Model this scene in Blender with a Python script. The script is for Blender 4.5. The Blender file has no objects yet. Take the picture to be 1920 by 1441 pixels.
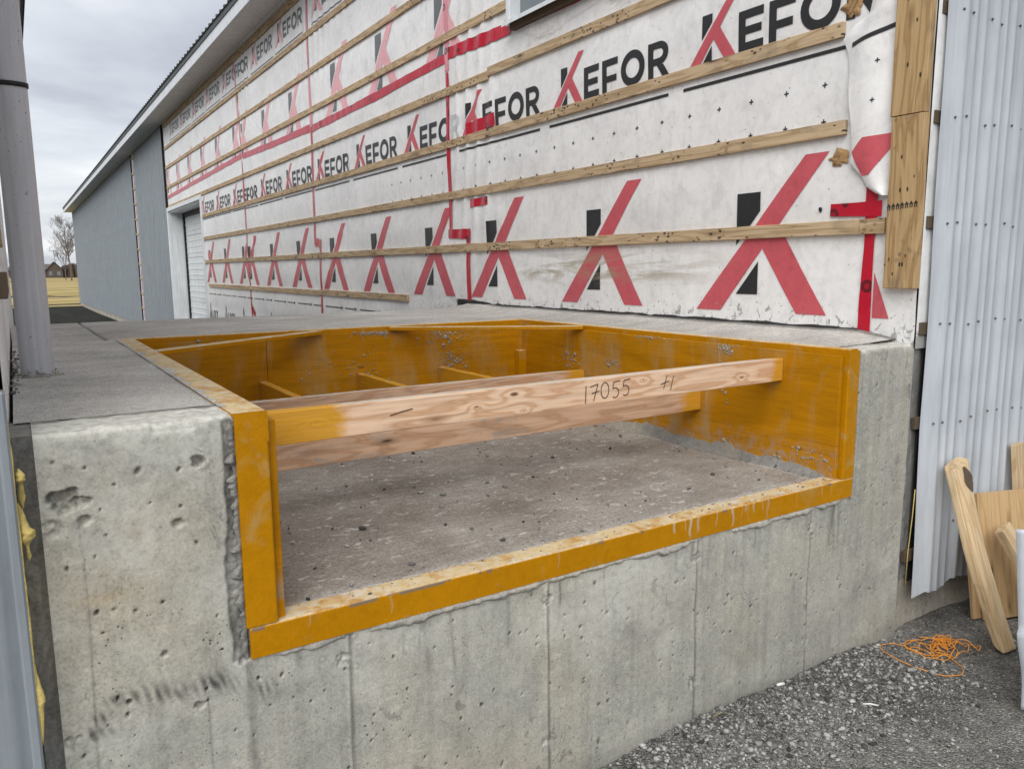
import bpy, bmesh, math, random
import numpy as np
from mathutils import Vector, Matrix, Quaternion
R = math.radians
rnd = random.Random(7)
sc = bpy.context.scene
col = sc.collection

# ------------------------------------------------------------------ camera
CZ = 1.5345
yaw, pitch, roll = 0.57059, 0.14984, -0.0079
fw = Vector((math.sin(yaw)*math.cos(pitch), math.cos(yaw)*math.cos(pitch), -math.sin(pitch)))
rt = Vector((math.cos(yaw), -math.sin(yaw), 0)); up = rt.cross(fw)
rt2 = math.cos(roll)*rt + math.sin(roll)*up
up2 = -math.sin(roll)*rt + math.cos(roll)*up
cam_d = bpy.data.cameras.new('camera'); cam = bpy.data.objects.new('camera', cam_d); col.objects.link(cam)
cam.matrix_world = Matrix(((rt2.x, up2.x, -fw.x, 0), (rt2.y, up2.y, -fw.y, 0), (rt2.z, up2.z, -fw.z, CZ), (0, 0, 0, 1)))
cam_d.sensor_width = 36; cam_d.lens = 36*1443.7/1920
cam_d.clip_start = 0.05; cam_d.clip_end = 3000
sc.camera = cam

# ------------------------------------------------------------------ world: overcast
SUN_EL, SUN_AZ = R(44), R(226)          # azimuth clockwise from +Y; light comes over the camera's left shoulder
wd = bpy.data.worlds.new('World'); sc.world = wd; wd.use_nodes = True
nt = wd.node_tree; nt.nodes.clear()
out = nt.nodes.new('ShaderNodeOutputWorld')
sky = nt.nodes.new('ShaderNodeTexSky'); sky.sky_type = 'NISHITA'; sky.sun_disc = False
sky.sun_elevation = SUN_EL; sky.sun_rotation = SUN_AZ
b1 = nt.nodes.new('ShaderNodeBackground'); b1.inputs[1].default_value = 0.10
nt.links.new(sky.outputs[0], b1.inputs[0])
tc = nt.nodes.new('ShaderNodeTexCoord')
sep = nt.nodes.new('ShaderNodeSeparateXYZ'); nt.links.new(tc.outputs['Generated'], sep.inputs[0])
def wm(op, a, b=None):
    n = nt.nodes.new('ShaderNodeMath'); n.operation = op
    for i, v in enumerate((a, b)):
        if v is None: continue
        if isinstance(v, (int, float)): n.inputs[i].default_value = v
        else: nt.links.new(v, n.inputs[i])
    return n.outputs[0]
den = wm('ADD', wm('MAXIMUM', sep.outputs[2], 0.0), 0.22)
cb = nt.nodes.new('ShaderNodeCombineXYZ')
nt.links.new(wm('DIVIDE', sep.outputs[0], den), cb.inputs[0]); nt.links.new(wm('DIVIDE', sep.outputs[1], den), cb.inputs[1])
cn = nt.nodes.new('ShaderNodeTexNoise'); cn.inputs['Scale'].default_value = 0.95; cn.inputs['Detail'].default_value = 7
cn.inputs['Roughness'].default_value = 0.52; cn.inputs['Distortion'].default_value = 0.25
nt.links.new(cb.outputs[0], cn.inputs['Vector'])
cr = nt.nodes.new('ShaderNodeValToRGB')
cr.color_ramp.elements[0].position = 0.36; cr.color_ramp.elements[0].color = (0.40, 0.425, 0.485, 1)
cr.color_ramp.elements[1].position = 0.66; cr.color_ramp.elements[1].color = (1.0, 1.0, 1.0, 1)
e = cr.color_ramp.elements.new(0.5); e.color = (0.64, 0.67, 0.72, 1)
nt.links.new(cn.outputs['Fac'], cr.inputs[0])
b2 = nt.nodes.new('ShaderNodeBackground'); b2.inputs[1].default_value = 0.60
nt.links.new(cr.outputs[0], b2.inputs[0])
mx = nt.nodes.new('ShaderNodeMixShader'); mx.inputs[0].default_value = 0.93
nt.links.new(b1.outputs[0], mx.inputs[1]); nt.links.new(b2.outputs[0], mx.inputs[2]); nt.links.new(mx.outputs[0], out.inputs[0])

sun_d = bpy.data.lights.new('sun', 'SUN'); sun_d.energy = 1.5; sun_d.angle = R(55); sun_d.color = (1, 0.975, 0.94)
sun = bpy.data.objects.new('sun', sun_d); col.objects.link(sun)
sd = Vector((math.sin(SUN_AZ)*math.cos(SUN_EL), math.cos(SUN_AZ)*math.cos(SUN_EL), math.sin(SUN_EL)))
sun.rotation_euler = sd.to_track_quat('Z', 'Y').to_euler(); sun.location = sd*30

sc.view_settings.view_transform = 'Standard'; sc.view_settings.look = 'None'
sc.view_settings.gamma = 1; sc.view_settings.exposure = 0.93; sc.view_settings.use_curve_mapping = False
sc.render.engine = 'CYCLES'

# ------------------------------------------------------------------ node helper
class M:
    def __init__(s, name):
        s.m = bpy.data.materials.new(name); s.m.use_nodes = True
        s.t = s.m.node_tree; s.n = s.t.nodes
        s.b = s.n['Principled BSDF']; s._obj = None
    def lk(s, v, sock):
        if isinstance(v, (int, float)):
            sock.default_value = v if sock.type not in ('RGBA', 'VECTOR') else ((v, v, v, 1) if sock.type == 'RGBA' else (v, v, v))
        elif isinstance(v, tuple):
            sock.default_value = (v + (1,))[:4] if sock.type == 'RGBA' else v[:3]
        else: s.t.links.new(v, sock)
    def tex(s, kind='Object'):
        if s._obj is None: s._obj = s.n.new('ShaderNodeTexCoord')
        return s._obj.outputs[kind]
    def pos(s): return s.n.new('ShaderNodeNewGeometry').outputs['Position']
    def nrm(s): return s.n.new('ShaderNodeNewGeometry').outputs['Normal']
    def map(s, v, scale=(1, 1, 1), loc=(0, 0, 0), rot=(0, 0, 0)):
        n = s.n.new('ShaderNodeMapping'); s.lk(v, n.inputs['Vector'])
        n.inputs['Scale'].default_value = scale; n.inputs['Location'].default_value = loc; n.inputs['Rotation'].default_value = rot
        return n.outputs[0]
    def noise(s, v, scale=5, detail=4, rough=0.55, dist=0.0, color=False):
        n = s.n.new('ShaderNodeTexNoise'); s.lk(v, n.inputs['Vector'])
        n.inputs['Scale'].default_value = scale; n.inputs['Detail'].default_value = detail
        n.inputs['Roughness'].default_value = rough; n.inputs['Distortion'].default_value = dist
        return n.outputs['Color' if color else 'Fac']
    def vor(s, v, scale=5, feat='F1', out='Distance', rand=1.0):
        n = s.n.new('ShaderNodeTexVoronoi'); s.lk(v, n.inputs['Vector']); n.feature = feat
        n.inputs['Scale'].default_value = scale; n.inputs['Randomness'].default_value = rand
        return n.outputs[out]
    def wave(s, v, scale=5, dist=2, detail=2, dscale=1, d='Z'):
        n = s.n.new('ShaderNodeTexWave'); s.lk(v, n.inputs['Vector']); n.bands_direction = d
        n.inputs['Scale'].default_value = scale; n.inputs['Distortion'].default_value = dist
        n.inputs['Detail'].default_value = detail; n.inputs['Detail Scale'].default_value = dscale
        return n.outputs['Fac']
    def grain(s, v, sc3, scale, k, extra=None): # contour-like growth rings
        n = s.noise(s.map(v, sc3), scale, 3, 0.5, 0.3)
        if extra is not None: n = s.ma('ADD', n, s.ma('MULTIPLY', extra, 0.22))
        return s.ma('ADD', s.ma('MULTIPLY', s.ma('SINE', s.ma('MULTIPLY', n, k)), 0.5), 0.5)
    def ramp(s, f, stops, interp='LINEAR'):
        n = s.n.new('ShaderNodeValToRGB'); s.lk(f, n.inputs[0]); r = n.color_ramp; r.interpolation = interp
        while len(r.elements) < len(stops): r.elements.new(0.5)
        for e, (p, c) in zip(r.elements, stops):
            e.position = p; e.color = (c, c, c, 1) if isinstance(c, (int, float)) else (c + (1,))[:4]
        return n.outputs[0]
    def mix(s, a, b, f, mode='MIX'):
        n = s.n.new('ShaderNodeMix'); n.data_type = 'RGBA'; n.blend_type = mode; n.clamp_factor = True
        s.lk(f, n.inputs[0]); s.lk(a, n.inputs[6]); s.lk(b, n.inputs[7]); return n.outputs[2]
    def mul(s, a, b, f=1.0): return s.mix(a, b, f, 'MULTIPLY')
    def ma(s, op, a, b=0.0, c=None):
        n = s.n.new('ShaderNodeMath'); n.operation = op; s.lk(a, n.inputs[0]); s.lk(b, n.inputs[1])
        if c is not None: s.lk(c, n.inputs[2])
        return n.outputs[0]
    def rng(s, v, a, b, c=0.0, d=1.0):
        n = s.n.new('ShaderNodeMapRange'); s.lk(v, n.inputs[0])
        for i, x in enumerate((a, b, c, d)): n.inputs[i+1].default_value = x
        return n.outputs[0]
    def sep(s, v):
        n = s.n.new('ShaderNodeSeparateXYZ'); s.lk(v, n.inputs[0]); return n.outputs
    def attr(s, name):
        n = s.n.new('ShaderNodeAttribute'); n.attribute_name = name; return n.outputs
    def rand(s): return s.n.new('ShaderNodeObjectInfo').outputs['Random']
    def off(s, v, k=37.0):                      # offset texture space per object
        n = s.n.new('ShaderNodeVectorMath'); n.operation = 'ADD'; s.lk(v, n.inputs[0])
        c = s.n.new('ShaderNodeCombineXYZ'); r = s.ma('MULTIPLY', s.rand(), k)
        for i in range(3): s.lk(r, c.inputs[i])
        s.lk(c.outputs[0], n.inputs[1]); return n.outputs[0]
    def done(s, color=None, rough=0.7, bump=None, bd=0.002, bs=1.0, metal=0.0, spec=0.4):
        if color is not None: s.lk(color, s.b.inputs['Base Color'])
        s.lk(rough, s.b.inputs['Roughness']); s.b.inputs['Metallic'].default_value = metal
        s.b.inputs['Specular IOR Level'].default_value = spec
        if bump is not None:
            n = s.n.new('ShaderNodeBump'); n.inputs['Distance'].default_value = bd; n.inputs['Strength'].default_value = bs
            s.lk(bump, n.inputs['Height']); s.t.links.new(n.outputs[0], s.b.inputs['Normal'])
        return s.m
mats = {}

# ---- concrete
def mk_concrete(name, tint=(0.405, 0.395, 0.35), attr=True):
    m = M(name); p = m.pos()
    big = m.noise(p, 2.2, 5, 0.6)
    c = m.ramp(big, [(0.28, tuple(v*0.82 for v in tint)), (0.52, tint), (0.74, tuple(v*1.16 for v in tint))])
    streak = m.noise(m.map(p, (14, 14, 0.7)), 2.5, 5, 0.62)
    c = m.mul(c, m.ramp(streak, [(0.28, 0.82), (0.5, 1.0), (0.75, 1.08)]))
    blot = m.noise(p, 9, 6, 0.65, 0.4)
    c = m.mul(c, m.ramp(blot, [(0.30, (0.82, 0.82, 0.83)), (0.5, (1, 1, 0.99)), (0.72, (1.08, 1.07, 1.04))]))
    yel = m.noise(p, 1.7, 3, 0.5, 0.8)
    c = m.mix(c, (0.50, 0.42, 0.28), m.rng(yel, 0.52, 0.78, 0, 0.38))
    fine = m.noise(p, 160, 4, 0.7)
    c = m.mul(c, m.ramp(fine, [(0.28, 0.66), (0.5, 1.0), (0.75, 1.20)]))
    c = m.mul(c, m.ramp(m.noise(p, 60, 4, 0.7), [(0.3, 0.84), (0.5, 1.0), (0.72, 1.08)]))
    scuff = m.noise(m.map(p, (30, 30, 9)), 2.0, 6, 0.75, 1.0)
    c = m.mix(c, (0.20, 0.195, 0.185), m.rng(scuff, 0.62, 0.80, 0, 0.6))
    peel = m.noise(m.map(p, (1, 1, 0.8), (4, 2, 9)), 13, 6, 0.66, 0.9); pm = m.noise(p, 3.1, 2)
    c = m.mix(c, m.mul(c, (0.66, 0.66, 0.66)), m.ma('MULTIPLY', m.rng(peel, 0.60, 0.612), m.rng(pm, 0.42, 0.56)))
    pe2 = m.noise(m.map(p, (1, 1, 1.3), (1, 8, 3)), 21, 5, 0.6, 0.6)
    c = m.mix(c, m.mul(c, (1.16, 1.155, 1.13)), m.rng(pe2, 0.60, 0.615, 0, 0.8))
    d = m.vor(p, 62); sz = m.noise(p, 8, 2)
    hole = m.ma('LESS_THAN', d, m.rng(sz, 0.46, 0.75, 0.0, 0.20))
    d2 = m.vor(p, 19); sz2 = m.noise(m.map(p, (1, 1, 1), (3, 1, 7)), 6, 2)
    hole2 = m.ma('LESS_THAN', d2, m.rng(sz2, 0.50, 0.8, 0.0, 0.12))
    hh = m.ma('MAXIMUM', hole, hole2)
    c = m.mix(c, (0.09, 0.085, 0.078), m.ma('MULTIPLY', hh, 0.85))
    if attr:
        a = m.sep(m.attr('stain')['Vector'])
        c = m.mix(c, (0.055, 0.053, 0.050), m.ma('MULTIPLY', a[0], m.rng(blot, 0.2, 0.6, 0.7, 1.0)))
        c = m.mix(c, (0.46, 0.30, 0.13), a[1])
        c = m.mix(c, (0.66, 0.65, 0.59), m.ma('MULTIPLY', a[2], m.rng(m.noise(p, 45, 4, 0.7), 0.36, 0.56, 0.25, 1.0)))
    h = m.ma('SUBTRACT', m.ma('ADD', m.ma('MULTIPLY', fine, 0.25), m.ma('MULTIPLY', blot, 0.6)), m.ma('MULTIPLY', hh, 1.4))
    return m.done(c, 0.88, h, 0.004, 0.8, spec=0.25)
mats['concrete'] = mk_concrete('poured_concrete')
mats['concrete_plain'] = mk_concrete('foundation_concrete', (0.40, 0.37, 0.32), False)
mats['mortar'] = mk_concrete('rough_mortar', (0.24, 0.235, 0.22), False)
mats['splatter'] = mk_concrete('concrete_splatter', (0.36, 0.345, 0.31), False)

def mk_slab():
    m = M('broomed_slab'); p = m.pos()
    w = m.noise(m.map(p, (1, 1, 1)), 1.8, 2, 0.5)
    n = m.n.new('ShaderNodeVectorMath'); n.operation = 'ADD'; m.lk(p, n.inputs[0])
    cx = m.n.new('ShaderNodeCombineXYZ'); m.lk(m.ma('MULTIPLY', w, 0.30), cx.inputs[1]); m.lk(cx.outputs[0], n.inputs[1])
    v = n.outputs[0]
    br = m.noise(m.map(v, (26, 85, 30)), 1.5, 6, 0.75)
    spk = m.noise(p, 190, 3, 0.7)
    wid = m.noise(m.map(v, (2.6, 6, 1)), 1.4, 5, 0.65)
    c = m.ramp(wid, [(0.3, (0.42, 0.40, 0.37)), (0.5, (0.50, 0.48, 0.447)), (0.72, (0.58, 0.56, 0.52))])
    c = m.mul(c, m.ramp(br, [(0.28, 0.60), (0.5, 1.0), (0.74, 1.34)]))
    c = m.mul(c, m.ramp(spk, [(0.28, 0.50), (0.5, 1.0), (0.72, 1.5)]))
    c = m.mul(c, m.ramp(m.noise(p, 2.2, 4, 0.6), [(0.3, 0.82), (0.7, 1.14)]))
    a = m.sep(m.attr('stain')['Vector'])
    sp = m.noise(p, 70, 4, 0.7)
    c = m.mix(c, (0.60, 0.585, 0.54), m.ma('MULTIPLY', a[2], m.rng(sp, 0.35, 0.55, 0.4, 1.0)))
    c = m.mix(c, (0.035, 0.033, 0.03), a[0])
    h = m.ma('ADD', m.ma('MULTIPLY', br, 0.8), m.ma('MULTIPLY', wid, 0.8))
    return m.done(c, 0.9, h, 0.006, 0.8, spec=0.2)
mats['slab'] = mk_slab()

def mk_pit():
    m = M('dusty_pit_floor'); p = m.pos()
    n1 = m.noise(p, 3.0, 5, 0.6, 0.3)
    c = m.ramp(n1, [(0.3, (0.235, 0.205, 0.175)), (0.5, (0.315, 0.283, 0.245)), (0.72, (0.40, 0.375, 0.335))])
    f = m.noise(p, 120, 4, 0.7)
    c = m.mul(c, m.ramp(f, [(0.28, 0.55), (0.5, 1.0), (0.74, 1.42)]))
    br = m.noise(m.map(p, (6, 50, 1)), 1.6, 4, 0.6)
    c = m.mul(c, m.ramp(br, [(0.3, 0.86), (0.7, 1.12)]))
    sp = m.noise(m.map(p, (22, 34, 1)), 1.0, 5, 0.72, 0.6); sp2 = m.noise(p, 2.4, 3)
    c = m.mix(c, (0.62, 0.60, 0.56), m.ma('MULTIPLY', m.rng(sp, 0.585, 0.635), m.rng(sp2, 0.36, 0.55, 0.3, 1.0)))
    edge = m.attr('stain'); a = m.sep(edge['Vector'])
    c = m.mix(c, (0.60, 0.58, 0.55), m.ma('MULTIPLY', a[2], m.rng(f, 0.4, 0.56, 0.25, 0.9)))
    return m.done(c, 0.93, m.ma('ADD', f, m.ma('MULTIPLY', n1, 2.0)), 0.003, 0.9, spec=0.15)
mats['pit'] = mk_pit()

# ---- yellow paint
def mk_yellow(name, ply=False):
    m = M(name); p = m.pos(); o = m.tex()
    base = (0.47, 0.202, 0.001) if not ply else (0.46, 0.196, 0.002)
    n1 = m.noise(p, 4, 4, 0.6)
    c = m.mix(tuple(v*0.84 for v in base), tuple(min(1, v*1.14) for v in base), n1)
    if ply:
        o = m.off(o)
        g = m.grain(o, (0.55, 1, 4.5), 1.0, 46); g2 = m.noise(m.map(o, (5, 3, 60)), 1.5, 5, 0.65)
        c = m.mul(c, m.ramp(g, [(0.0, 0.90), (0.35, 1.0), (1.0, 1.03)]))
        c = m.mul(c, m.ramp(g2, [(0.28, 0.84), (0.5, 1.0), (0.75, 1.06)]))
        kn = m.vor(m.map(o, (2.2, 1, 5.5)), 1.3)
        c = m.mix(c, (0.17, 0.075, 0.004), m.rng(kn, 0.05, 0.075, 0.75, 0))
        h = m.ma('ADD', m.ma('MULTIPLY', g, 0.6), g2)
        dirt = m.noise(p, 11, 5, 0.7)
        c = m.mix(c, (0.30, 0.28, 0.24), m.rng(dirt, 0.66, 0.78, 0, 0.55))
        film = m.noise(m.map(p, (4, 4, 1.2)), 1.3, 5, 0.68, 0.6)
        c = m.mix(c, (0.40, 0.30, 0.15), m.rng(film, 0.50, 0.70, 0, 0.55))
        runs = m.noise(m.map(p, (26, 26, 1.5)), 1.0, 4, 0.65)
        c = m.mix(c, (0.46, 0.40, 0.30), m.ma('MULTIPLY', m.rng(runs, 0.62, 0.70, 0, 0.6), m.rng(film, 0.45, 0.6)))
        nl = m.vor(m.map(p, (3.2, 3.2, 5)), 1.0)
        c = m.mix(c, (0.12, 0.07, 0.01), m.rng(nl, 0.020, 0.030, 0.9, 0))
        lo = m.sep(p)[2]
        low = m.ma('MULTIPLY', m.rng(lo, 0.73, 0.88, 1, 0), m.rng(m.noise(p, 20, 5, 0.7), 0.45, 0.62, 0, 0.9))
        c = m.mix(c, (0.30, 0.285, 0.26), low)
        return m.done(c, 0.6, h, 0.0016, 0.6, spec=0.12)
    nz = m.sep(m.nrm())[2]
    top = m.rng(nz, 0.55, 0.8)
    ch = m.noise(p, 26, 6, 0.72, 0.3); ch2 = m.noise(m.map(p, (8, 8, 8), (5, 2, 1)), 1.0, 3, 0.6)
    worn = m.ma('MULTIPLY', top, m.rng(m.ma('ADD', m.ma('MULTIPLY', ch, 0.6), m.ma('MULTIPLY', ch2, 0.5)), 0.42, 0.56, 0.12, 1.0))
    wc = m.ramp(m.noise(p, 15, 5, 0.7), [(0.35, (0.62, 0.56, 0.43)), (0.5, (0.66, 0.50, 0.26)), (0.64, (0.64, 0.61, 0.54)), (0.72, (0.25, 0.24, 0.22))])
    c = m.mix(c, wc, worn)
    chip = m.rng(m.noise(p, 55, 3, 0.6), 0.72, 0.745)
    patch = m.rng(m.noise(m.map(p, (5, 5, 3), (1, 7, 2)), 1.0, 3, 0.6), 0.50, 0.62)
    c = m.mix(c, (0.13, 0.12, 0.10), m.ma('MULTIPLY', chip, m.ma('MULTIPLY', patch, 0.85)))
    sc2 = m.noise(m.map(p, (6, 6, 6), (2, 2, 2)), 1.0, 5, 0.7, 0.5)
    c = m.mix(c, (0.42, 0.31, 0.13), m.rng(sc2, 0.56, 0.72, 0, 0.6))
    c = m.mul(c, m.ramp(m.noise(p, 45, 4, 0.7), [(0.3, 0.90), (0.6, 1.04)]))
    a = m.sep(m.attr('stain')['Vector'])
    c = m.mix(c, (0.52, 0.46, 0.34), a[2]); c = m.mix(c, (0.16, 0.15, 0.13), a[0])
    return m.done(c, m.rng(worn, 0, 1, 0.42, 0.85), m.ma('SUBTRACT', m.noise(p, 90, 3), m.ma('MULTIPLY', worn, 0.8)), 0.0012, 0.5, spec=0.15)
mats['yellow'] = mk_yellow('yellow_painted_steel')
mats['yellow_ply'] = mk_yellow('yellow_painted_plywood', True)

# ---- timber (object space, grain along local X, wide face along Z)
def mk_wood(name, light, dark, paint=None, stain=0.3, nails=False, sat=1.0, crust=0.0, knots=()):
    m = M(name); o = m.off(m.tex()); raw = m.tex()
    kf = None; kc = None
    for (kx, kz, kr) in knots:                  # growth rings swing round each knot
        sx_ = m.sep(raw); dx_ = m.ma('MULTIPLY', m.ma('SUBTRACT', sx_[0], kx), 0.62/kr); dz_ = m.ma('MULTIPLY', m.ma('SUBTRACT', sx_[2], kz), 1.5/kr)
        r2 = m.ma('ADD', m.ma('MULTIPLY', dx_, dx_), m.ma('MULTIPLY', dz_, dz_)); ex = m.ma('DIVIDE', 1.0, m.ma('ADD', 1.0, r2))
        co = m.rng(r2, 0.03, 0.10, 1, 0)
        kf = ex if kf is None else m.ma('ADD', kf, ex); kc = co if kc is None else m.ma('MAXIMUM', kc, co)
    g = m.grain(o, (0.9, 7, 9), 1.0, 60, kf)
    fib = m.noise(m.map(o, (2.5, 60, 110)), 1.3, 5, 0.62)
    c = m.mix(light, dark, m.ramp(g, [(0.0, 0.0), (0.6, 0.22), (0.93, 0.85), (1.0, 0.6)]))
    c = m.mul(c, m.ramp(fib, [(0.28, 0.76), (0.5, 1.0), (0.75, 1.09)]))
    if kc is not None: c = m.mix(c, (0.10, 0.045, 0.02), m.ma('MULTIPLY', kc, 0.85))
    kv = m.map(o, (2.4, 6, 9)); kd = m.vor(kv, 1.25)
    c = m.mix(c, tuple(v*0.55 for v in dark), m.rng(kd, 0.07, 0.20, 0.75, 0))
    c = m.mix(c, (0.07, 0.035, 0.018), m.rng(kd, 0.045, 0.085, 0.85, 0))
    st = m.noise(m.map(o, (3, 6, 8)), 1.2, 5, 0.65)
    c = m.mix(c, (0.14, 0.115, 0.085), m.rng(st, 0.56, 0.76, 0, stain))
    if nails:
        q = m.map(o, (13, 0, 28)); nd = m.vor(q, 1.0)
        c = m.mix(c, (0.03, 0.025, 0.02), m.rng(nd, 0.10, 0.15, 0.95, 0))
        cl = m.noise(m.map(o, (2.0, 1, 1)), 1.0, 2); nd2 = m.vor(m.map(o, (28, 0, 40), (2, 0, 5)), 1.0)
        c = m.mix(c, (0.035, 0.03, 0.025), m.ma('MULTIPLY', m.rng(nd2, 0.22, 0.36, 0.9, 0), m.rng(cl, 0.53, 0.58)))
    if crust > 0:
        cr_ = m.noise(m.map(o, (6, 14, 14)), 1.0, 6, 0.75, 0.5)
        c = m.mix(c, (0.30, 0.285, 0.26), m.rng(cr_, 0.56, 0.62, 0, crust))
        nz = m.sep(m.nrm())[2]
        c = m.mix(c, (0.62, 0.58, 0.50), m.ma('MULTIPLY', m.rng(nz, 0.7, 0.9), m.rng(m.noise(o, 30, 5, 0.7), 0.4, 0.55, 0.25, 0.9)))
    if paint:
        x = m.sep(raw)[0]; wob = m.ma('MULTIPLY', m.ma('SUBTRACT', m.noise(m.map(raw, (10, 14, 22)), 1.0, 4, 0.7), 0.5), 0.12)
        xx = m.ma('ADD', x, wob)
        mk = m.ma('MAXIMUM', m.rng(xx, paint[0]-0.02, paint[0]+0.03, 1, 0), m.rng(xx, paint[1]-0.03, paint[1]+0.02, 0, 1))
        c = m.mix(c, m.mul((0.62, 0.30, 0.008), m.ramp(fib, [(0.3, 0.88), (0.7, 1.08)])), m.ma('MULTIPLY', mk, 0.93))
    return m.done(c, 0.72, m.ma('ADD', m.ma('MULTIPLY', g, 0.6), fib), 0.0012, 0.6, spec=0.3)
mats['beam_front'] = mk_wood('marked_pine_brace', (0.80, 0.56, 0.385), (0.56, 0.31, 0.165), (-0.80, 0.99), 0.22, crust=0.10, knots=((-0.235, 0.022, 0.034), (-0.37, -0.004, 0.015), (-0.20, -0.034, 0.010), (-0.86, 0.006, 0.018), (0.30, 0.020, 0.012), (0.80, -0.012, 0.018)))
mats['beam'] = mk_wood('dirty_pine_brace', (0.64, 0.42, 0.28), (0.46, 0.26, 0.145), (-1.25, 0.93), 0.38, crust=0.55)
mats['beam_short'] = mk_wood('short_brace_wood', (0.50, 0.27, 0.08), (0.38, 0.185, 0.04), (0.24, 0.26), 0.45, crust=0.5)
mats['furring'] = mk_wood('weathered_furring', (0.56, 0.42, 0.265), (0.37, 0.25, 0.135), None, 0.75, True)
mats['corner_wood'] = mk_wood('weathered_corner_plank', (0.50, 0.345, 0.175), (0.32, 0.19, 0.08), None, 0.75, True)
mats['fresh'] = mk_wood('fresh_peeled_wood', (0.66, 0.50, 0.305), (0.50, 0.335, 0.17), None, 0.35)
mats['ply'] = mk_wood('raw_plywood', (0.56, 0.38, 0.195), (0.46, 0.285, 0.13), None, 0.25)
mats['osb'] = mk_wood('torn_sheathing', (0.42, 0.26, 0.12), (0.18, 0.10, 0.045), None, 0.9)
def flat(name, c, rough=0.6, var=0.15, sc_=6, metal=0.0, spec=0.4, bump=None):
    m = M(name); p = m.pos(); n = m.noise(p, sc_, 4, 0.6)
    cc = m.mix(tuple(v*(1-var) for v in c), tuple(min(1, v*(1+var)) for v in c), n)
    return m.done(cc, rough, n if bump else None, bump or 0.001, 0.5, metal, spec)
mats['block'] = flat('dark_shim_wood', (0.10, 0.07, 0.045), 0.8, 0.4, 30)
mats['black'] = flat('black_rubber_and_shade', (0.015, 0.015, 0.016), 0.6, 0.2)  # rubber parts, and the shade painted black in the siding gap
mats['tar'] = flat('tarred_edge', (0.03, 0.03, 0.029), 0.8, 0.5, 50)

# ---- house wrap and its print
def mk_wrap(name, tint, faded=None):
    m = M(name); p = m.pos()
    n1 = m.noise(p, 1.3, 5, 0.6); n2 = m.noise(m.map(p, (1, 9, 3.0)), 2.0, 5, 0.65, 0.6); n3 = m.noise(p, 26, 5, 0.7)
    c = m.mul(tint, m.ramp(n1, [(0.3, (0.88, 0.88, 0.885)), (0.7, (1.05, 1.05, 1.05))]))
    c = m.mul(c, m.ramp(n2, [(0.30, 0.92), (0.5, 1.0), (0.75, 1.03)]))
    c = m.mul(c, m.ramp(n3, [(0.26, 0.84), (0.46, 1.0), (0.75, 1.04)]))
    c = m.mul(c, m.ramp(m.noise(p, 7, 5, 0.7, 0.8), [(0.3, 0.87), (0.5, 1.0), (0.7, 1.03)]))
    xyz = m.sep(p)
    lowz = m.rng(xyz[2], 1.22, 1.46, 1, 0); near = m.rng(xyz[1], 6.5, 5.2)
    spl = m.noise(m.map(p, (1, 30, 22)), 1.0, 5, 0.72, 0.8)
    th = m.ma('SUBTRACT', 0.72, m.ma('MULTIPLY', lowz, 0.20))
    splm = m.ma('MULTIPLY', m.ma('GREATER_THAN', spl, th), m.ma('MULTIPLY', near, m.rng(lowz, 0, 0.2)))
    c = m.mix(c, (0.30, 0.295, 0.275), m.ma('MULTIPLY', splm, 0.85))
    br = m.noise(m.map(p, (1, 1.0, 7)), 1.6, 5, 0.7, 1.2)
    band = m.ma('MULTIPLY', m.rng(xyz[2], 1.40, 1.50), m.rng(xyz[2], 1.66, 1.56))
    by = m.ma('MULTIPLY', m.rng(xyz[1], 2.6, 3.3), m.rng(xyz[1], 5.0, 4.4))
    c = m.mix(c, (0.33, 0.27, 0.165), m.ma('MULTIPLY', m.ma('MULTIPLY', band, by), m.rng(br, 0.47, 0.62, 0, 0.75)))
    # brown run-off below the window
    b2_ = m.ma('MULTIPLY', m.rng(xyz[2], 2.95, 3.02), m.rng(xyz[2], 3.17, 3.1)); by2 = m.rng(xyz[1], 5.0, 4.4)
    c = m.mix(c, (0.36, 0.30, 0.22), m.ma('MULTIPLY', m.ma('MULTIPLY', b2_, by2), m.rng(br, 0.48, 0.66, 0, 0.7)))
    speck = m.vor(m.map(p, (1, 16, 16)), 1.0)
    c = m.mix(c, (0.14, 0.135, 0.13), m.rng(speck, 0.045, 0.07, 0.7, 0))
    mm = m.done(c, 0.42, m.ma('ADD', m.ma('MULTIPLY', n3, 0.5), n2), 0.0022, 0.6, spec=0.5)
    return mm
mats['wrap'] = mk_wrap('white_house_wrap', (0.87, 0.865, 0.855))
mats['p_red'] = mk_wrap('red_print', (0.60, 0.105, 0.13))
mats['p_black'] = mk_wrap('black_print', (0.024, 0.025, 0.027))
mats['p_pink'] = mk_wrap('faded_red_print', (0.84, 0.44, 0.47))
mats['p_grey'] = mk_wrap('faded_black_print', (0.15, 0.155, 0.16))
mats['p_ghost'] = mk_wrap('ghost_print', (0.60, 0.61, 0.63))
def mk_tape(name, c0):
    m = M(name); p = m.pos()
    n = m.noise(p, 14, 4, 0.6); c = m.mix(tuple(v*0.75 for v in c0), tuple(min(1, v*1.15) for v in c0), n)
    d = m.vor(m.map(p, (1, 7.5, 7.5)), 1.0)
    ring = m.ma('MULTIPLY', m.rng(d, 0.20, 0.22, 1, 0), m.rng(d, 0.09, 0.11, 0.35, 1))
    c = m.mix(c, (0.05, 0.008, 0.012), m.ma('MULTIPLY', ring, 0.8))
    scr = m.noise(m.map(p, (1, 6, 60)), 1.0, 4, 0.7)
    c = m.mix(c, (0.75, 0.60, 0.60), m.rng(scr, 0.68, 0.72, 0, 0.8))
    return m.done(c, 0.28, m.noise(m.map(p, (1, 25, 10)), 1.0, 3), 0.006, 0.8, spec=0.5)
mats['tape'] = mk_tape('red_seam_tape', (0.52, 0.008, 0.030))
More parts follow.
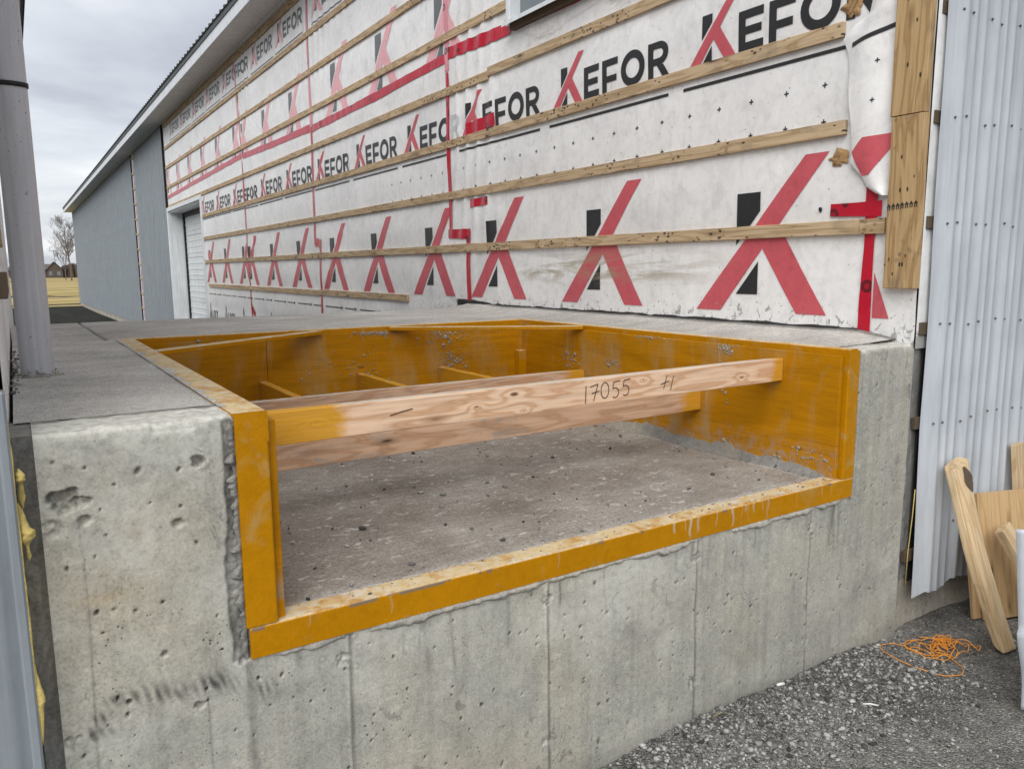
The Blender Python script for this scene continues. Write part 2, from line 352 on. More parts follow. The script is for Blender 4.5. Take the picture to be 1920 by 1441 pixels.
mats['tape_pink'] = mk_tape('faded_seam_tape', (0.74, 0.27, 0.32))

# ---- metal
def mk_metal(name, c0, rough=0.42, dirt=0.3, chip=(0.70, 0.76)):
    m = M(name); p = m.pos()
    n = m.noise(m.map(p, (9, 9, 0.8)), 2.0, 5, 0.65); n2 = m.noise(p, 3, 4); sp = m.noise(p, 75, 3, 0.7)
    c = m.mul(c0, m.ramp(n, [(0.28, 0.82), (0.5, 1.0), (0.75, 1.07)]))
    c = m.mul(c, m.ramp(n2, [(0.3, 0.92), (0.7, 1.05)]))
    c = m.mix(c, (0.14, 0.14, 0.14), m.rng(sp, chip[0], chip[1], 0, dirt))
    scr = m.noise(m.map(p, (60, 60, 3)), 1.0, 3, 0.7)
    c = m.mul(c, m.ramp(scr, [(0.25, 0.86), (0.45, 1.0)]))
    run = m.noise(m.map(p, (22, 22, 0.35)), 1.0, 5, 0.7, 0.3)
    c = m.mix(c, tuple(v*0.62 for v in c0), m.rng(run, 0.54, 0.72, 0, 0.55))
    return m.done(c, m.rng(n2, 0, 1, rough*0.8, rough*1.3), m.ma('ADD', n2, m.ma('MULTIPLY', m.noise(p, 9, 3), 0.5)), 0.008, 0.6, 0.0, 0.5)
mats['siding'] = mk_metal('pale_blue_siding', (0.55, 0.585, 0.625))
mats['siding_far'] = mk_metal('grey_blue_siding', (0.245, 0.275, 0.297))
mats['trim'] = mk_metal('white_trim', (0.72, 0.75, 0.77), 0.4, 0.1)
mats['door'] = mk_metal('white_door', (0.74, 0.77, 0.77), 0.45, 0.1)
mats['soffit'] = mk_metal('soffit', (0.76, 0.755, 0.74), 0.55, 0.05)
mats['roof'] = mk_metal('dark_roof', (0.06, 0.07, 0.072), 0.5, 0.1)
mats['pipe'] = mk_metal('grey_painted_pipe', (0.53, 0.535, 0.57), 0.38, 0.9, (0.665, 0.685))
mats['siding_left'] = mk_metal('dull_grey_siding', (0.27, 0.30, 0.325), 0.42, 0.3)
mats['screw'] = flat('screw_heads', (0.10, 0.10, 0.105), 0.45, 0.3, metal=0.6)
mats['foam'] = flat('yellow_spray_foam', (0.60, 0.47, 0.16), 0.85, 0.35, 60, bump=0.01)
g_ = M('window_glass'); mats['glass'] = g_.done((0.16, 0.19, 0.20), 0.06, None, spec=0.8)
mats['orange'] = flat('orange_string', (0.85, 0.33, 0.04), 0.6, 0.2)
mats['straw'] = flat('dry_straw', (0.45, 0.36, 0.2), 0.8, 0.2)
mats['stickw'] = flat('white_plastic', (0.75, 0.74, 0.70), 0.6, 0.1)
mats['pencil'] = flat('pencil_lines', (0.09, 0.045, 0.03), 0.8, 0.3, 60)

# ---- ground
def mk_ground():
    m = M('yard_gravel'); p = m.pos(); xyz = m.sep(p)
    n1 = m.noise(p, 1.6, 5, 0.6, 0.4); n2 = m.noise(p, 18, 5, 0.7); v = m.vor(m.map(p, (1, 1, 1)), 150, out='Color'); vd = m.vor(p, 150)
    c = m.ramp(n1, [(0.3, (0.125, 0.12, 0.11)), (0.5, (0.195, 0.188, 0.173)), (0.7, (0.30, 0.29, 0.27))])
    c = m.mul(c, m.ramp(m.sep(v)[0], [(0.0, 0.60), (0.6, 1.0), (0.9, 1.35), (1.0, 1.9)]))
    c = m.mul(c, m.ramp(n2, [(0.3, 0.72), (0.5, 1.0), (0.72, 1.18)]))
    far = m.rng(xyz[1], 5.0, 6.0)
    cf = m.ramp(m.noise(m.map(p, (2, 0.35, 1)), 0.6, 5, 0.65), [(0.35, (0.02, 0.023, 0.016)), (0.55, (0.032, 0.032, 0.027)), (0.75, (0.06, 0.058, 0.05))])
    c = m.mix(c, cf, far)
    h = m.ma('ADD', m.ma('MULTIPLY', vd, -1.2), m.ma('MULTIPLY', n2, 1.2))
    return m.done(c, 0.95, h, 0.008, 0.9, spec=0.15)
mats['ground'] = mk_ground()
def mk_stone():
    m = M('gravel_stones'); a = m.attr('tone')['Fac']; p = m.pos()
    c = m.ramp(a, [(0.0, (0.05, 0.05, 0.048)), (0.4, (0.17, 0.165, 0.157)), (0.75, (0.38, 0.372, 0.355)), (1.0, (0.50, 0.49, 0.465))])
    c = m.mul(c, m.ramp(m.noise(p, 200, 3), [(0.3, 0.8), (0.7, 1.15)]))
    return m.done(c, 0.9, None, spec=0.2)
mats['stone'] = mk_stone()
def mk_field():
    m = M('dry_grass_field'); p = m.pos()
    n1 = m.noise(m.map(p, (0.02, 0.11, 1)), 1.5, 5, 0.65, 0.5); n2 = m.noise(m.map(p, (0.3, 1.2, 1)), 1.2, 4, 0.7)
    c = m.ramp(n1, [(0.32, (0.20, 0.19, 0.06)), (0.43, (0.36, 0.285, 0.115)), (0.57, (0.46, 0.35, 0.165)), (0.66, (0.22, 0.16, 0.075))])
    c = m.mul(c, m.ramp(n2, [(0.3, 0.7), (0.6, 1.05)]))
    return m.done(c, 0.95, n2, 0.1, 0.6, spec=0.1)
mats['field'] = mk_field()
mats['twig'] = flat('bare_twigs', (0.115, 0.095, 0.085), 0.9, 0.3, 0.5)
mats['brush'] = flat('brown_brush', (0.115, 0.085, 0.068), 0.95, 0.45, 0.4)
mats['housewall'] = flat('brown_house_wall', (0.10, 0.08, 0.07), 0.9, 0.2, 1)
mats['houseroof'] = flat('dark_house_roof', (0.12, 0.10, 0.095), 0.8, 0.2, 1)

# ------------------------------------------------------------------ mesh helpers
def vnoise(x, y, s=0):
    x = np.asarray(x, float); y = np.asarray(y, float)
    xi = np.floor(x); yi = np.floor(y); fx = x-xi; fy = y-yi
    def h(a, b):
        v = np.sin(a*127.1+b*311.7+s*74.7)*43758.5453
        return v-np.floor(v)
    u = fx*fx*(3-2*fx); w = fy*fy*(3-2*fy)
    return (h(xi, yi)*(1-u)+h(xi+1, yi)*u)*(1-w)+(h(xi, yi+1)*(1-u)+h(xi+1, yi+1)*u)*w
def fbm(x, y, o=4, s=0):
    t = 0; a = 0.5
    for i in range(o): t = t+a*vnoise(x*2**i, y*2**i, s+i*13); a *= 0.5
    return t/(1-0.5**o)
def tag(o, label=None, cat=None, group=None, kind=None):
    if label: o['label'] = label
    if cat: o['category'] = cat
    if group: o['group'] = group
    if kind: o['kind'] = kind
    return o
def empty(name, loc, label=None, cat=None, group=None):
    o = bpy.data.objects.new(name, None); o.empty_display_size = 0.1; col.objects.link(o); o.location = loc
    return tag(o, label, cat, group)
def link(name, me, mat, parent=None):
    o = bpy.data.objects.new(name, me); col.objects.link(o)
    if mat is not None and not me.materials: me.materials.append(mats[mat] if isinstance(mat, str) else mat)
    if parent is not None: P(o, parent)
    return o
def mesh(name, verts, faces, mat, parent=None, smooth=False, attr=None, at=None):
    me = bpy.data.meshes.new(name)
    if at is not None: verts = [(v[0]-at[0], v[1]-at[1], v[2]-at[2]) for v in verts]
    me.from_pydata([tuple(map(float, v)) for v in verts], [], [tuple(map(int, f)) for f in faces]); me.update()
    if smooth: me.polygons.foreach_set('use_smooth', [True]*len(me.polygons))
    if attr is not None:
        for k, a in attr.items():
            a = np.asarray(a, float)
            if a.ndim == 1:
                A = me.attributes.new(k, 'FLOAT', 'POINT'); A.data.foreach_set('value', a)
            else:
                A = me.attributes.new(k, 'FLOAT_VECTOR', 'POINT'); A.data.foreach_set('vector', a.ravel())
    o = link(name, me, mat, parent)
    if at is not None: o.location = at
    return o
def P(o, parent):          # parent keeping world coordinates
    o.parent = parent; o.matrix_parent_inverse = WM(parent).inverted(); return o
def WM(p):
    if p.parent is None: return p.matrix_basis.copy()
    return WM(p.parent) @ p.matrix_parent_inverse @ p.matrix_basis
def grid(name, X, Y, Z, mat, parent=None, keep=None, attr=None, smooth=True, flip=False):
    """X,Y,Z 2-D arrays"""
    n, k = X.shape; V = np.stack([X.ravel(), Y.ravel(), Z.ravel()], 1)
    i = np.arange(n*k).reshape(n, k); a = i[:-1, :-1].ravel(); b = i[1:, :-1].ravel(); c = i[1:, 1:].ravel(); d = i[:-1, 1:].ravel()
    F = np.stack([a, b, c, d], 1) if not flip else np.stack([d, c, b, a], 1)
    if keep is not None: F = F[keep.ravel()]
    me = bpy.data.meshes.new(name)
    me.vertices.add(len(V)); me.vertices.foreach_set('co', V.ravel())
    me.loops.add(len(F)*4); me.loops.foreach_set('vertex_index', F.ravel().astype(np.int32))
    me.polygons.add(len(F)); me.polygons.foreach_set('loop_start', np.arange(0, len(F)*4, 4, dtype=np.int32))
    me.update(calc_edges=True); me.validate()
    if smooth: me.polygons.foreach_set('use_smooth', np.ones(len(me.polygons), bool))
    if attr:
        for kk, av in attr.items():
            av = np.asarray(av, float)
            if av.ndim == 2 and av.shape == X.shape:
                A = me.attributes.new(kk, 'FLOAT', 'POINT'); A.data.foreach_set('value', av.ravel())
            else:
                A = me.attributes.new(kk, 'FLOAT_VECTOR', 'POINT'); A.data.foreach_set('vector', av.reshape(-1, 3).ravel())
    o = link(name, me, mat)
    if parent is not None: P(o, parent)
    return o
def boxmesh(name, sx, sy, sz, bev=0.0, rough=0.0, seg=1):
    bm = bmesh.new(); bmesh.ops.create_cube(bm, size=1)
    bmesh.ops.scale(bm, vec=(sx, sy, sz), verts=bm.verts)
    if seg > 1:
        ee = [e for e in bm.edges if abs((e.verts[0].co-e.verts[1].co).x) > 1e-6]
        bmesh.ops.subdivide_edges(bm, edges=ee, cuts=seg-1)
    if bev > 0:
        ee = [e for e in bm.edges if e.calc_face_angle(0) > 0.5]
        bmesh.ops.bevel(bm, geom=ee, offset=bev, segments=1, affect='EDGES')
    if rough > 0:
        for v in bm.verts: v.co += Vector((0, rnd.uniform(-rough, rough), rnd.uniform(-rough, rough)))
    me = bpy.data.meshes.new(name); bm.to_mesh(me); bm.free(); return me
def box(name, x0, x1, y0, y1, z0, z1, mat, parent=None, bev=0.0, rot=None, rough=0.0, seg=1):
    me = boxmesh(name, x1-x0, y1-y0, z1-z0, bev, rough, seg)
    o = link(name, me, mat); o.location = ((x0+x1)/2, (y0+y1)/2, (z0+z1)/2)
    if rot: o.rotation_euler = rot
    if parent is not None: P(o, parent)
    return o
def plank(name, a, b, w, t, mat, parent=None, wdir=(0, 0, 1), bev=0.002, rough=0.0, seg=1):
    """timber from a to b (centre line), width w along wdir, thickness t"""
    a = Vector(a); b = Vector(b); d = b-a; L = d.length; x = d.normalized(); z = Vector(wdir); z = (z-x*z.dot(x)).normalized(); y = z.cross(x)
    o = link(name, boxmesh(name, L, t, w, bev, rough, seg), mat)
    mm = Matrix((x, y, z)).transposed().to_4x4(); mm.translation = (a+b)/2
    o.matrix_basis = mm; o.rotation_mode = 'XYZ'
    if parent is not None: P(o, parent)
    return o
def tube(name, pts, r, mat, parent=None, sides=6, closed_ends=True):
    V = []; F = []; pts = [Vector(p) for p in pts]; rr = r if isinstance(r, (list, tuple)) else [r]*len(pts)
    ref = Vector((0.31, 0.17, 0.93)).normalized()
    for i, p in enumerate(pts):
        t = (pts[min(i+1, len(pts)-1)]-pts[max(i-1, 0)]).normalized()
        u = t.cross(ref); u = u.normalized() if u.length > 1e-4 else Vector((1, 0, 0)); w = t.cross(u)
        for k in range(sides):
            a = 2*math.pi*k/sides; V.append(p+(u*math.cos(a)+w*math.sin(a))*rr[i])
    for i in range(len(pts)-1):
        for k in range(sides):
            F.append((i*sides+k, i*sides+(k+1) % sides, (i+1)*sides+(k+1) % sides, (i+1)*sides+k))
    F.append(tuple(range(sides-1, -1, -1))); F.append(tuple((len(pts)-1)*sides+k for k in range(sides)))
    o = mesh(name, V, F, mat, None, True)
    if parent is not None: P(o, parent)
    return o
def rocks(name, pts, sizes, tones, mat, parent=None, seed=1, squash=0.6, normal=(0, 0, 1)):
    """many little stones as one mesh: jittered octahedra/icosahedra"""
    g = np.random.default_rng(seed); n = len(pts)
    ph = (1+5**.5)/2
    b = np.array([(-1, ph, 0), (1, ph, 0), (-1, -ph, 0), (1, -ph, 0), (0, -1, ph), (0, 1, ph), (0, -1, -ph), (0, 1, -ph), (ph, 0, -1), (ph, 0, 1), (-ph, 0, -1), (-ph, 0, 1)])/1.9
    f = np.array([(0, 11, 5), (0, 5, 1), (0, 1, 7), (0, 7, 10), (0, 10, 11), (1, 5, 9), (5, 11, 4), (11, 10, 2), (10, 7, 6), (7, 1, 8), (3, 9, 4), (3, 4, 2), (3, 2, 6), (3, 6, 8), (3, 8, 9), (4, 9, 5), (2, 4, 11), (6, 2, 10), (8, 6, 7), (9, 8, 1)])
    pts = np.asarray(pts); sizes = np.asarray(sizes)
    q = g.normal(size=(n, 4)); q /= np.linalg.norm(q, axis=1)[:, None]; w, x, y, z = q.T
    Rm = np.stack([np.stack([1-2*(y*y+z*z), 2*(x*y-z*w), 2*(x*z+y*w)], 1), np.stack([2*(x*y+z*w), 1-2*(x*x+z*z), 2*(y*z-x*w)], 1), np.stack([2*(x*z-y*w), 2*(y*z+x*w), 1-2*(x*x+y*y)], 1)], 1)
    sh = b[None]*g.uniform(0.7, 1.25, size=(n, 12, 1))*g.uniform([[[0.6, 0.6, 0.45]]], [[[1.3, 1.1, 0.9]]], size=(n, 1, 3))
    V = np.einsum('nij,nkj->nki', Rm, sh)*sizes[:, None, None]
    nn = np.array(normal, float); V = V-(1-squash)*np.einsum('nki,i->nk', V, nn)[..., None]*nn
    V = (V+pts[:, None]).reshape(-1, 3); F = (f[None]+12*np.arange(n)[:, None, None]).reshape(-1, 3)
    me = bpy.data.meshes.new(name); me.vertices.add(len(V)); me.vertices.foreach_set('co', V.ravel())
    me.loops.add(len(F)*3); me.loops.foreach_set('vertex_index', F.ravel().astype(np.int32))
    me.polygons.add(len(F)); me.polygons.foreach_set('loop_start', np.arange(0, len(F)*3, 3, dtype=np.int32)); me.update(calc_edges=True)
    A = me.attributes.new('tone', 'FLOAT', 'POINT'); A.data.foreach_set('value', np.repeat(np.asarray(tones, float), 12))
    o = link(name, me, mat)
    if parent is not None: P(o, parent)
    return o

# ================================================================== SETTING: ground, field
XW = 3.038                       # plane of the wrapped wall (faces -x)
YF = 1.705                       # front plane of the dock (faces -y)
DT = 1.225                       # dock top
PF = 0.730                       # pit floor
DX0, DX1, DY1 = 0.006, 3.0, 5.36
def ground_z(x, y):
    z = -0.28*np.clip((y-6.0)/34.0, 0, 1)
    near = (y < 1.9) & (x > -1) & (x < 6) & (y > -1)
    b = (fbm(x*2.2, y*2.2, 4, 3)-0.5)*0.030+(fbm(x*14, y*14, 3, 9)-0.5)*0.010
    # loose gravel heaped along the foot of the wall
    heap = 0.035*np.exp(-((y-1.62)/0.14)**2)*np.clip((x-1.0)/0.6, 0, 1)*np.clip((3.0-x)/0.3, 0, 1)*(0.6+0.8*fbm(x*5, y*5, 2, 5))
    return z+np.where(near, b-0.012+heap, 0)
xs = np.concatenate([np.geomspace(-900, -1.2, 18), np.linspace(-1, 0.9, 40), np.linspace(0.92, 4.4, 260), np.linspace(4.5, 6.2, 30), np.geomspace(6.6, 900, 18)])
ys = np.concatenate([np.geomspace(-300, -1.1, 14), np.linspace(-1, 0.3, 30), np.linspace(0.32, 1.78, 120), np.linspace(1.85, 6, 16), np.geomspace(6.6, 900, 40)])
GX, GY = np.meshgrid(xs, ys, indexing='ij')
g = grid('ground', GX, GY, ground_z(GX, GY), 'ground'); tag(g, 'grey gravelly asphalt yard ground', None, None, 'structure'); del g['label']
fx = np.concatenate([np.geomspace(-800, -3, 30), np.linspace(-2, 40, 60), np.geomspace(42, 900, 30)]); fy = np.concatenate([np.linspace(47, 110, 70), np.geomspace(112, 900, 40)])
FX, FY = np.meshgrid(fx, fy, indexing='ij')
FZ = -0.272+(fbm(FX*0.08, FY*0.16, 4, 2)-0.5)*0.5*np.clip((FY-47)/10, 0, 1)+0.10*np.clip((FY-47)/12, 0, 1)
g = grid('field', FX, FY, FZ, 'field'); g['kind'] = 'structure'

# gravel at the foot of the wall
g = np.random.default_rng(5)
def scatter(n, x0, x1, y0, y1, dens):
    pts = []
    while len(pts) < n:
        xx = g.uniform(x0, x1, 4000); yy = g.uniform(y0, y1, 4000); k = g.uniform(0, 1, 4000) < dens(xx, yy)
        pts += list(zip(xx[k], yy[k]))
    return np.array(pts[:n])
def dens(x, y):
    heap = np.exp(-((y-1.52)/0.20)**2)*np.clip((3.08-x)/0.35, 0, 1)
    patch = np.clip((fbm(x*1.8, y*1.8, 3, 21)-0.52)*4, 0, 0.6)
    return np.clip(heap*0.95+patch*0.35+0.03, 0, 1)
pp = scatter(15000, 1.1, 4.2, 0.55, 1.70, dens)
sz = np.clip(g.lognormal(-5.45, 0.5, len(pp)), 0.002, 0.015)
pz = ground_z(pp[:, 0], pp[:, 1])
o = rocks('gravel', np.stack([pp[:, 0], pp[:, 1], pz+sz*0.25], 1), sz, np.clip(g.normal(0.44, 0.26, len(pp)), 0, 1), 'stone', seed=2)
tag(o, 'loose grey gravel strewn along the foot of the concrete wall', 'gravel', None, 'stuff')

# ================================================================== LOADING DOCK
dock = empty('loading_dock', (1.5, 3.5, 0), 'raw concrete loading dock with a square pit edged in yellow steel', 'loading dock')
JL, JL2, JR, JR2 = 0.377, 0.449, 2.573, 2.637       # jamb angles
SB, ST = 0.660, 0.734                               # sill angle bottom / top
TIES = [(0.601, 0.595), (1.206, 0.594), (1.806, 0.592), (2.40, 0.581), (1.206, 0.146), (1.805, 0.151), (2.396, 0.137), (0.025, 1.035), (0.020, 0.581)]
CHIPS = [(0.049, 1.090, 0.030), (0.081, 1.083, 0.014), (0.079, 1.044, 0.013), (0.252, 1.006, 0.012), (0.206, 0.724, 0.009), (0.157, 0.833, 0.007), (0.118, 0.847, 0.006), (0.267, 0.584, 0.012), (0.30, 1.135, 0.016)]
SEAMS = [0.611, 1.208, 1.807, 2.392]
def wall_fields(x, z):
    """relief (positive = proud) and stain attribute of the front face"""
    d = (fbm(x*2.5, z*2.5, 4, 1)-0.5)*0.008+(fbm(x*28, z*28, 3, 4)-0.5)*0.0016
    dark = np.zeros_like(x); rust = np.zeros_like(x); light = np.zeros_like(x)
    for i, sx in enumerate(SEAMS):
        w = sx+(fbm(z*6, z*0+i, 3, 30)-0.5)*0.010
        q = np.abs(x-w); on = (z < 0.655)
        d += np.where(on, 0.0035*np.exp(-(q/0.004)**2)-0.002*np.exp(-((x-w-0.012)/0.006)**2), 0)
        dark += on*0.45*np.exp(-((x-w-0.007)/0.007)**2)*np.clip(fbm(z*9, x*20, 3, 8)*1.8-0.3, 0, 1)
    for sx in (0.068, ):
        dark += 0.4*np.exp(-((x-sx-0.004*np.sin(z*9))/0.0025)**2)*(z < 1.1)
    dark += 0.5*np.exp(-((x-0.372)/0.011)**2)*(z < 0.655)*(0.4+0.6*fbm(x*30, z*30, 3, 3))
    d += 0.004*np.exp(-((x-0.372)/0.012)**2)*(z < 0.655)
    dark += 0.5*np.exp(-((x-0.286)/0.002)**2)*(z < 0.60)
    for (tx, tz) in TIES:
        r = np.hypot((x-tx), (z-tz)); a = np.arctan2(z-tz, x-tx)
        rr = 0.020*(0.75+0.6*fbm(a*1.3+9+tx*7, a*0+tz*5, 3, 6))
        inside = np.clip((rr-r)/0.005, 0, 1)
        d += inside*(-0.012+0.016*fbm(x*120, z*120, 3, 11)); dark += inside*0.35*(fbm(x*140, z*140, 2, 15) > 0.5)
        light += inside*0.35*(fbm(x*90, z*90, 2, 5) > 0.55)
        for k in range(3):                                     # flattened round form marks beside the tie
            aa = k*1.7+tx*9; cx = tx+0.042*math.cos(aa)*(1+0.3*k % 1); cz = tz+0.032*math.sin(aa)
            q = np.hypot(x-cx, z-cz); d += 0.0016*np.exp(-((q-0.008)/0.0014)**2); dark += 0.22*np.exp(-((q-0.0085)/0.0014)**2)
        dr = np.exp(-((x-tx-0.004)/0.012)**2)*(z < tz)*np.clip(1-(tz-z)/0.45, 0, 1)
        dark += 0.18*dr*fbm(x*60, z*4, 3, 17)*1.5
    for (tx, tz, rad) in CHIPS:
        r = np.hypot((x-tx), (z-tz)*1.15); a = np.arctan2(z-tz, x-tx)
        rr = rad*(0.55+0.9*fbm(a*1.6+11+tx*33, a*0+tz*9, 3, 26)); inside = np.clip((rr-r)/0.004, 0, 1)
        d -= inside*min(0.030, rad*1.2)*(0.25+1.3*fbm(x*75, z*75, 4, 12)); dark += inside*(0.12+0.35*(fbm(x*95, z*95, 3, 13) > 0.55)); light += inside*0.25*(fbm(x*110, z*110, 2, 2) > 0.52)
    gg = np.random.default_rng(3)                              # bug holes
    for k in range(420):
        bx, bz = gg.uniform(0.03, 2.97), gg.uniform(0.02, 1.2); rb = gg.uniform(0.0018, 0.0038)*(1.6 if gg.random() < 0.12 else 1)
        i = (np.abs(x-bx) < 0.03) & (np.abs(z-bz) < 0.03)
        if not i.any(): continue
        el = gg.uniform(0.9, 1.9); an = gg.uniform(-0.7, 0.7)
        u = (x[i]-bx)*math.cos(an)+(z[i]-bz)*math.sin(an); w = (-(x[i]-bx)*math.sin(an)+(z[i]-bz)*math.cos(an))/el
        h = np.exp(-((u*u+w*w)/(rb*rb))**3); d[i] -= 0.007*h; dark[i] += 0.95*h
    # black rubbed scuff
    path = [(0.066, 0.590, 0.016, .9), (0.082, 0.622, 0.014, .9), (0.098, 0.652, 0.013, .7), (0.125, 0.652, 0.016, .5), (0.155, 0.645, 0.024, .85), (0.19, 0.636, 0.026, .95), (0.225, 0.628, 0.022, .9), (0.25, 0.632, 0.018, .5), (0.28, 0.630, 0.022, .7), (0.31, 0.628, 0.022, .7), (0.345, 0.610, 0.022, .55), (0.40, 0.585, 0.02, .55), (0.42, 0.572, 0.026, .6), (0.10, 0.582, 0.012, .6)]
    for (cx, cz, rr, st) in path:
        rag = np.clip((0.5+0.5*np.sin((x+z*0.35+0.030*fbm(x*16, z*9, 3, 3))*360))*0.6*fbm(x*25, z*3, 2, 33)*2+fbm((x+z*0.35)*90, z*20, 4, 19)*1.1-0.45, 0, 1)
        dark += st*1.35*rag*np.exp(-((x-cx)/0.02)**2-((z-cz)/rr)**2)
    # damp dark band beside the left jamb
    e1 = 0.372-0.028*(0.5+fbm(z*9, z*0+2, 4, 40)); inb = (x > e1) & (x < 0.385) & (z > 0.66)
    band = np.clip((x-e1)/0.006, 0, 1)*inb
    dark += band*(0.55+0.5*fbm(x*60, z*40, 3, 44)); d -= band*0.010*(0.3+1.2*fbm(x*70, z*70, 4, 45))
    e2 = 2.637+0.018*(0.1+fbm(z*12, z*0+7, 4, 46)); inb2 = (x < e2) & (x > 2.62) & (z > 0.64)
    dark += inb2*0.4; d -= inb2*0.006*fbm(x*80, z*80, 3, 47)
    # drips below the sill
    for k in range(26):
        dx = gg.uniform(0.45, 2.6); L = gg.uniform(0.03, 0.22); w = gg.uniform(0.0025, 0.007)
        cx = dx+0.006*np.sin(z*gg.uniform(8, 20)+k)
        dark += 0.34*np.exp(-((x-cx)/w)**2)*(z < 0.66)*np.clip((z-(0.66-L))/0.02, 0, 1)
    dark += 0.22*np.clip((0.05-z+0.05*fbm(x*6, z*6, 3, 50))/0.05, 0, 1)
    # shadow-free rust and pale washes with their own outline
    rust += 0.30*np.exp(-((x-0.20)/0.05)**2-((z-1.02)/0.06)**2)*fbm(x*40, z*10, 3, 51)
    rust += 0.25*np.exp(-((x-2.955)/0.006)**2)*(z > 0.3)
    rust += 0.30*np.exp(-((x-0.095)/0.05)**2-((z-0.875)/0.012)**2)
    light += 0.65*np.clip((fbm(x*4, z*4, 4, 60)-0.47)*4, 0, 1)*(x < 0.37)
    light += 0.45*np.clip((fbm(x*3, z*3, 4, 61)-0.55)*5, 0, 1)
    grey = np.clip((fbm(x*16, z*16, 4, 62)-0.60)*9, 0, 1)*np.clip((z-0.9)/0.2, 0, 1)*(x < 0.37)
    dark += 0.30*grey
    return d, np.stack([np.clip(dark, 0, 1), np.clip(rust, 0, 1), np.clip(light, 0, 1)], -1)
# lower face
X, Z = np.meshgrid(np.concatenate([np.arange(DX0, 1.3, 0.0030), np.arange(1.3, DX1+0.002, 0.0042)]), np.concatenate([np.arange(-0.06, 0.20, 0.008), np.arange(0.20, 0.70, 0.0033), [0.70]]), indexing='ij')
d, st = wall_fields(X, Z)
grid('front_face', X, YF-d, Z, 'concrete', dock, attr={'stain': st})
# piers: front, rounded arris, light border on top
def pier(x0, x1, depth, seed):
    prof = [(0, z) for z in np.concatenate([[0.70], np.arange(0.7033, 1.211, 0.0033)])]
    prof += [(0.014-0.014*math.cos(a), 1.211+0.014*math.sin(a)) for a in np.linspace(0.3, math.pi/2, 5)]
    prof += [(y, DT) for y in np.arange(0.020, depth, 0.006)]
    nf = len(prof); xx = np.arange(x0, x1+0.001, 0.0033); xx[-1] = x1
    PY = np.array([p[0] for p in prof]); PZ = np.array([p[1] for p in prof])
    X, k = np.meshgrid(xx, np.arange(nf), indexing='ij'); y0 = PY[k]; z0 = PZ[k]
    d, st = wall_fields(X, np.minimum(z0, 1.215)+0.0*X)
    fade = np.clip((1.222-z0)/0.012, 0, 1)
    top = 1-fade
    chip = np.clip((fbm(X*18, seed+z0*0, 4, 70)-0.56)*6, 0, 1)*np.exp(-((z0-1.218)/0.012)**2)*np.exp(-(y0/0.03)**2)
    Y = YF+y0-d*fade+chip*0.006
    Zz = z0+top*((fbm(X*30, y0*30, 3, 71)-0.5)*0.006)-chip*0.007
    st = st*fade[..., None]
    ed = np.clip((y0-(depth-0.035)-0.04*(fbm(X*22, X*0, 3, 72)-0.5))/0.006, 0, 1)
    st[..., 2] = np.maximum(st[..., 2], top*(1-ed)*(0.55+0.6*fbm(X*9, y0*40, 3, 73))); st[..., 0] += 0.35*top*ed
    st[..., 0] += chip*0.2+top*0.25*(fbm(X*25, y0*60, 3, 74) > 0.62)
    return grid('pier', X, Y, Zz, 'concrete', dock, attr={'stain': np.clip(st, 0, 1)})
pier(DX0, 0.387, 0.165, 1); pier(2.632, DX1, 0.10, 5)
# pit floor
X, Y = np.meshgrid(np.arange(0.455, 2.575, 0.012), np.concatenate([np.arange(1.765, 3.875, 0.012)]), indexing='ij')
light = np.clip(1-(2.55-X)/0.06, 0, 1)*(0.5+0.8*fbm(X*20, Y*20, 3, 3))+0.8*np.clip(1-(Y-1.775)/0.05, 0, 1)*fbm(X*14, Y*14, 3, 9)
dip = (fbm(X*3, Y*3, 3, 1)-0.5)*0.010+(fbm(X*40, Y*40, 3, 2)-0.5)*0.004
grid('pit_floor', X, Y, PF-0.003+dip, 'pit', dock, attr={'stain': np.stack([X*0, X*0, np.clip(light, 0, 1)], -1)})
# slab top: U-shape round the pit
def slab_piece(x0, x1, y0, y1, hole=None):
    xx = np.linspace(x0, x1, max(3, int((x1-x0)/0.010))); yy = np.linspace(y0, y1, max(3, int((y1-y0)/0.010)))
    X, Y = np.meshgrid(xx, yy, indexing='ij')
    near = 1/(1+((Y-1.7)/1.2)**2)
    Z = DT+0.001+(fbm(X*2, Y*5, 3, 6)-0.5)*0.007+(fbm(X*9, Y*60, 3, 7)-0.5)*0.0022
    # slab rises a little against the wrapped wall
    Z += 0.035*np.clip((X-2.78)/0.25, 0, 1)**1.5*np.clip((Y-1.75)/0.2, 0, 1)
    jx = 0.335-0.012*(Y-3.95); q = np.abs(X-jx)*(Y > 3.9)+(Y <= 3.9)
    dark = 0.85*np.exp(-(q/0.006)**2); Z -= 0.006*np.exp(-(q/0.008)**2)
    a1 = 1.935+0.10*np.abs(X-0.19)+0.02*np.sin(X*12)
    arc = np.exp(-((Y-a1)/0.004)**2)*(X < 0.36)*(X > 0.06)
    dark += 0.0
    light = 0.8*arc+0.5*np.exp(-((Y-4.62-0.10*np.sin(X*1.3))/0.010)**2)*(fbm(X*6, Y*3, 2, 5) > 0.45)
    light += np.clip(1-(Y-3.945)/0.035, 0, 1)*(Y > 3.93)*(X > 0.35)*(X < 2.66)*0.9
    light += np.clip((Y-5.31)/0.03, 0, 1)*0.7+np.clip((fbm(X*3, Y*1.5, 4, 77)-0.63)*6, 0, 1)*0.5
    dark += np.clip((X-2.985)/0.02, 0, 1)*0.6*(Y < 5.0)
    return grid('slab', X, Y, Z, 'slab', dock, attr={'stain': np.stack([np.clip(dark, 0, 1), X*0, np.clip(light, 0, 1)], -1)})
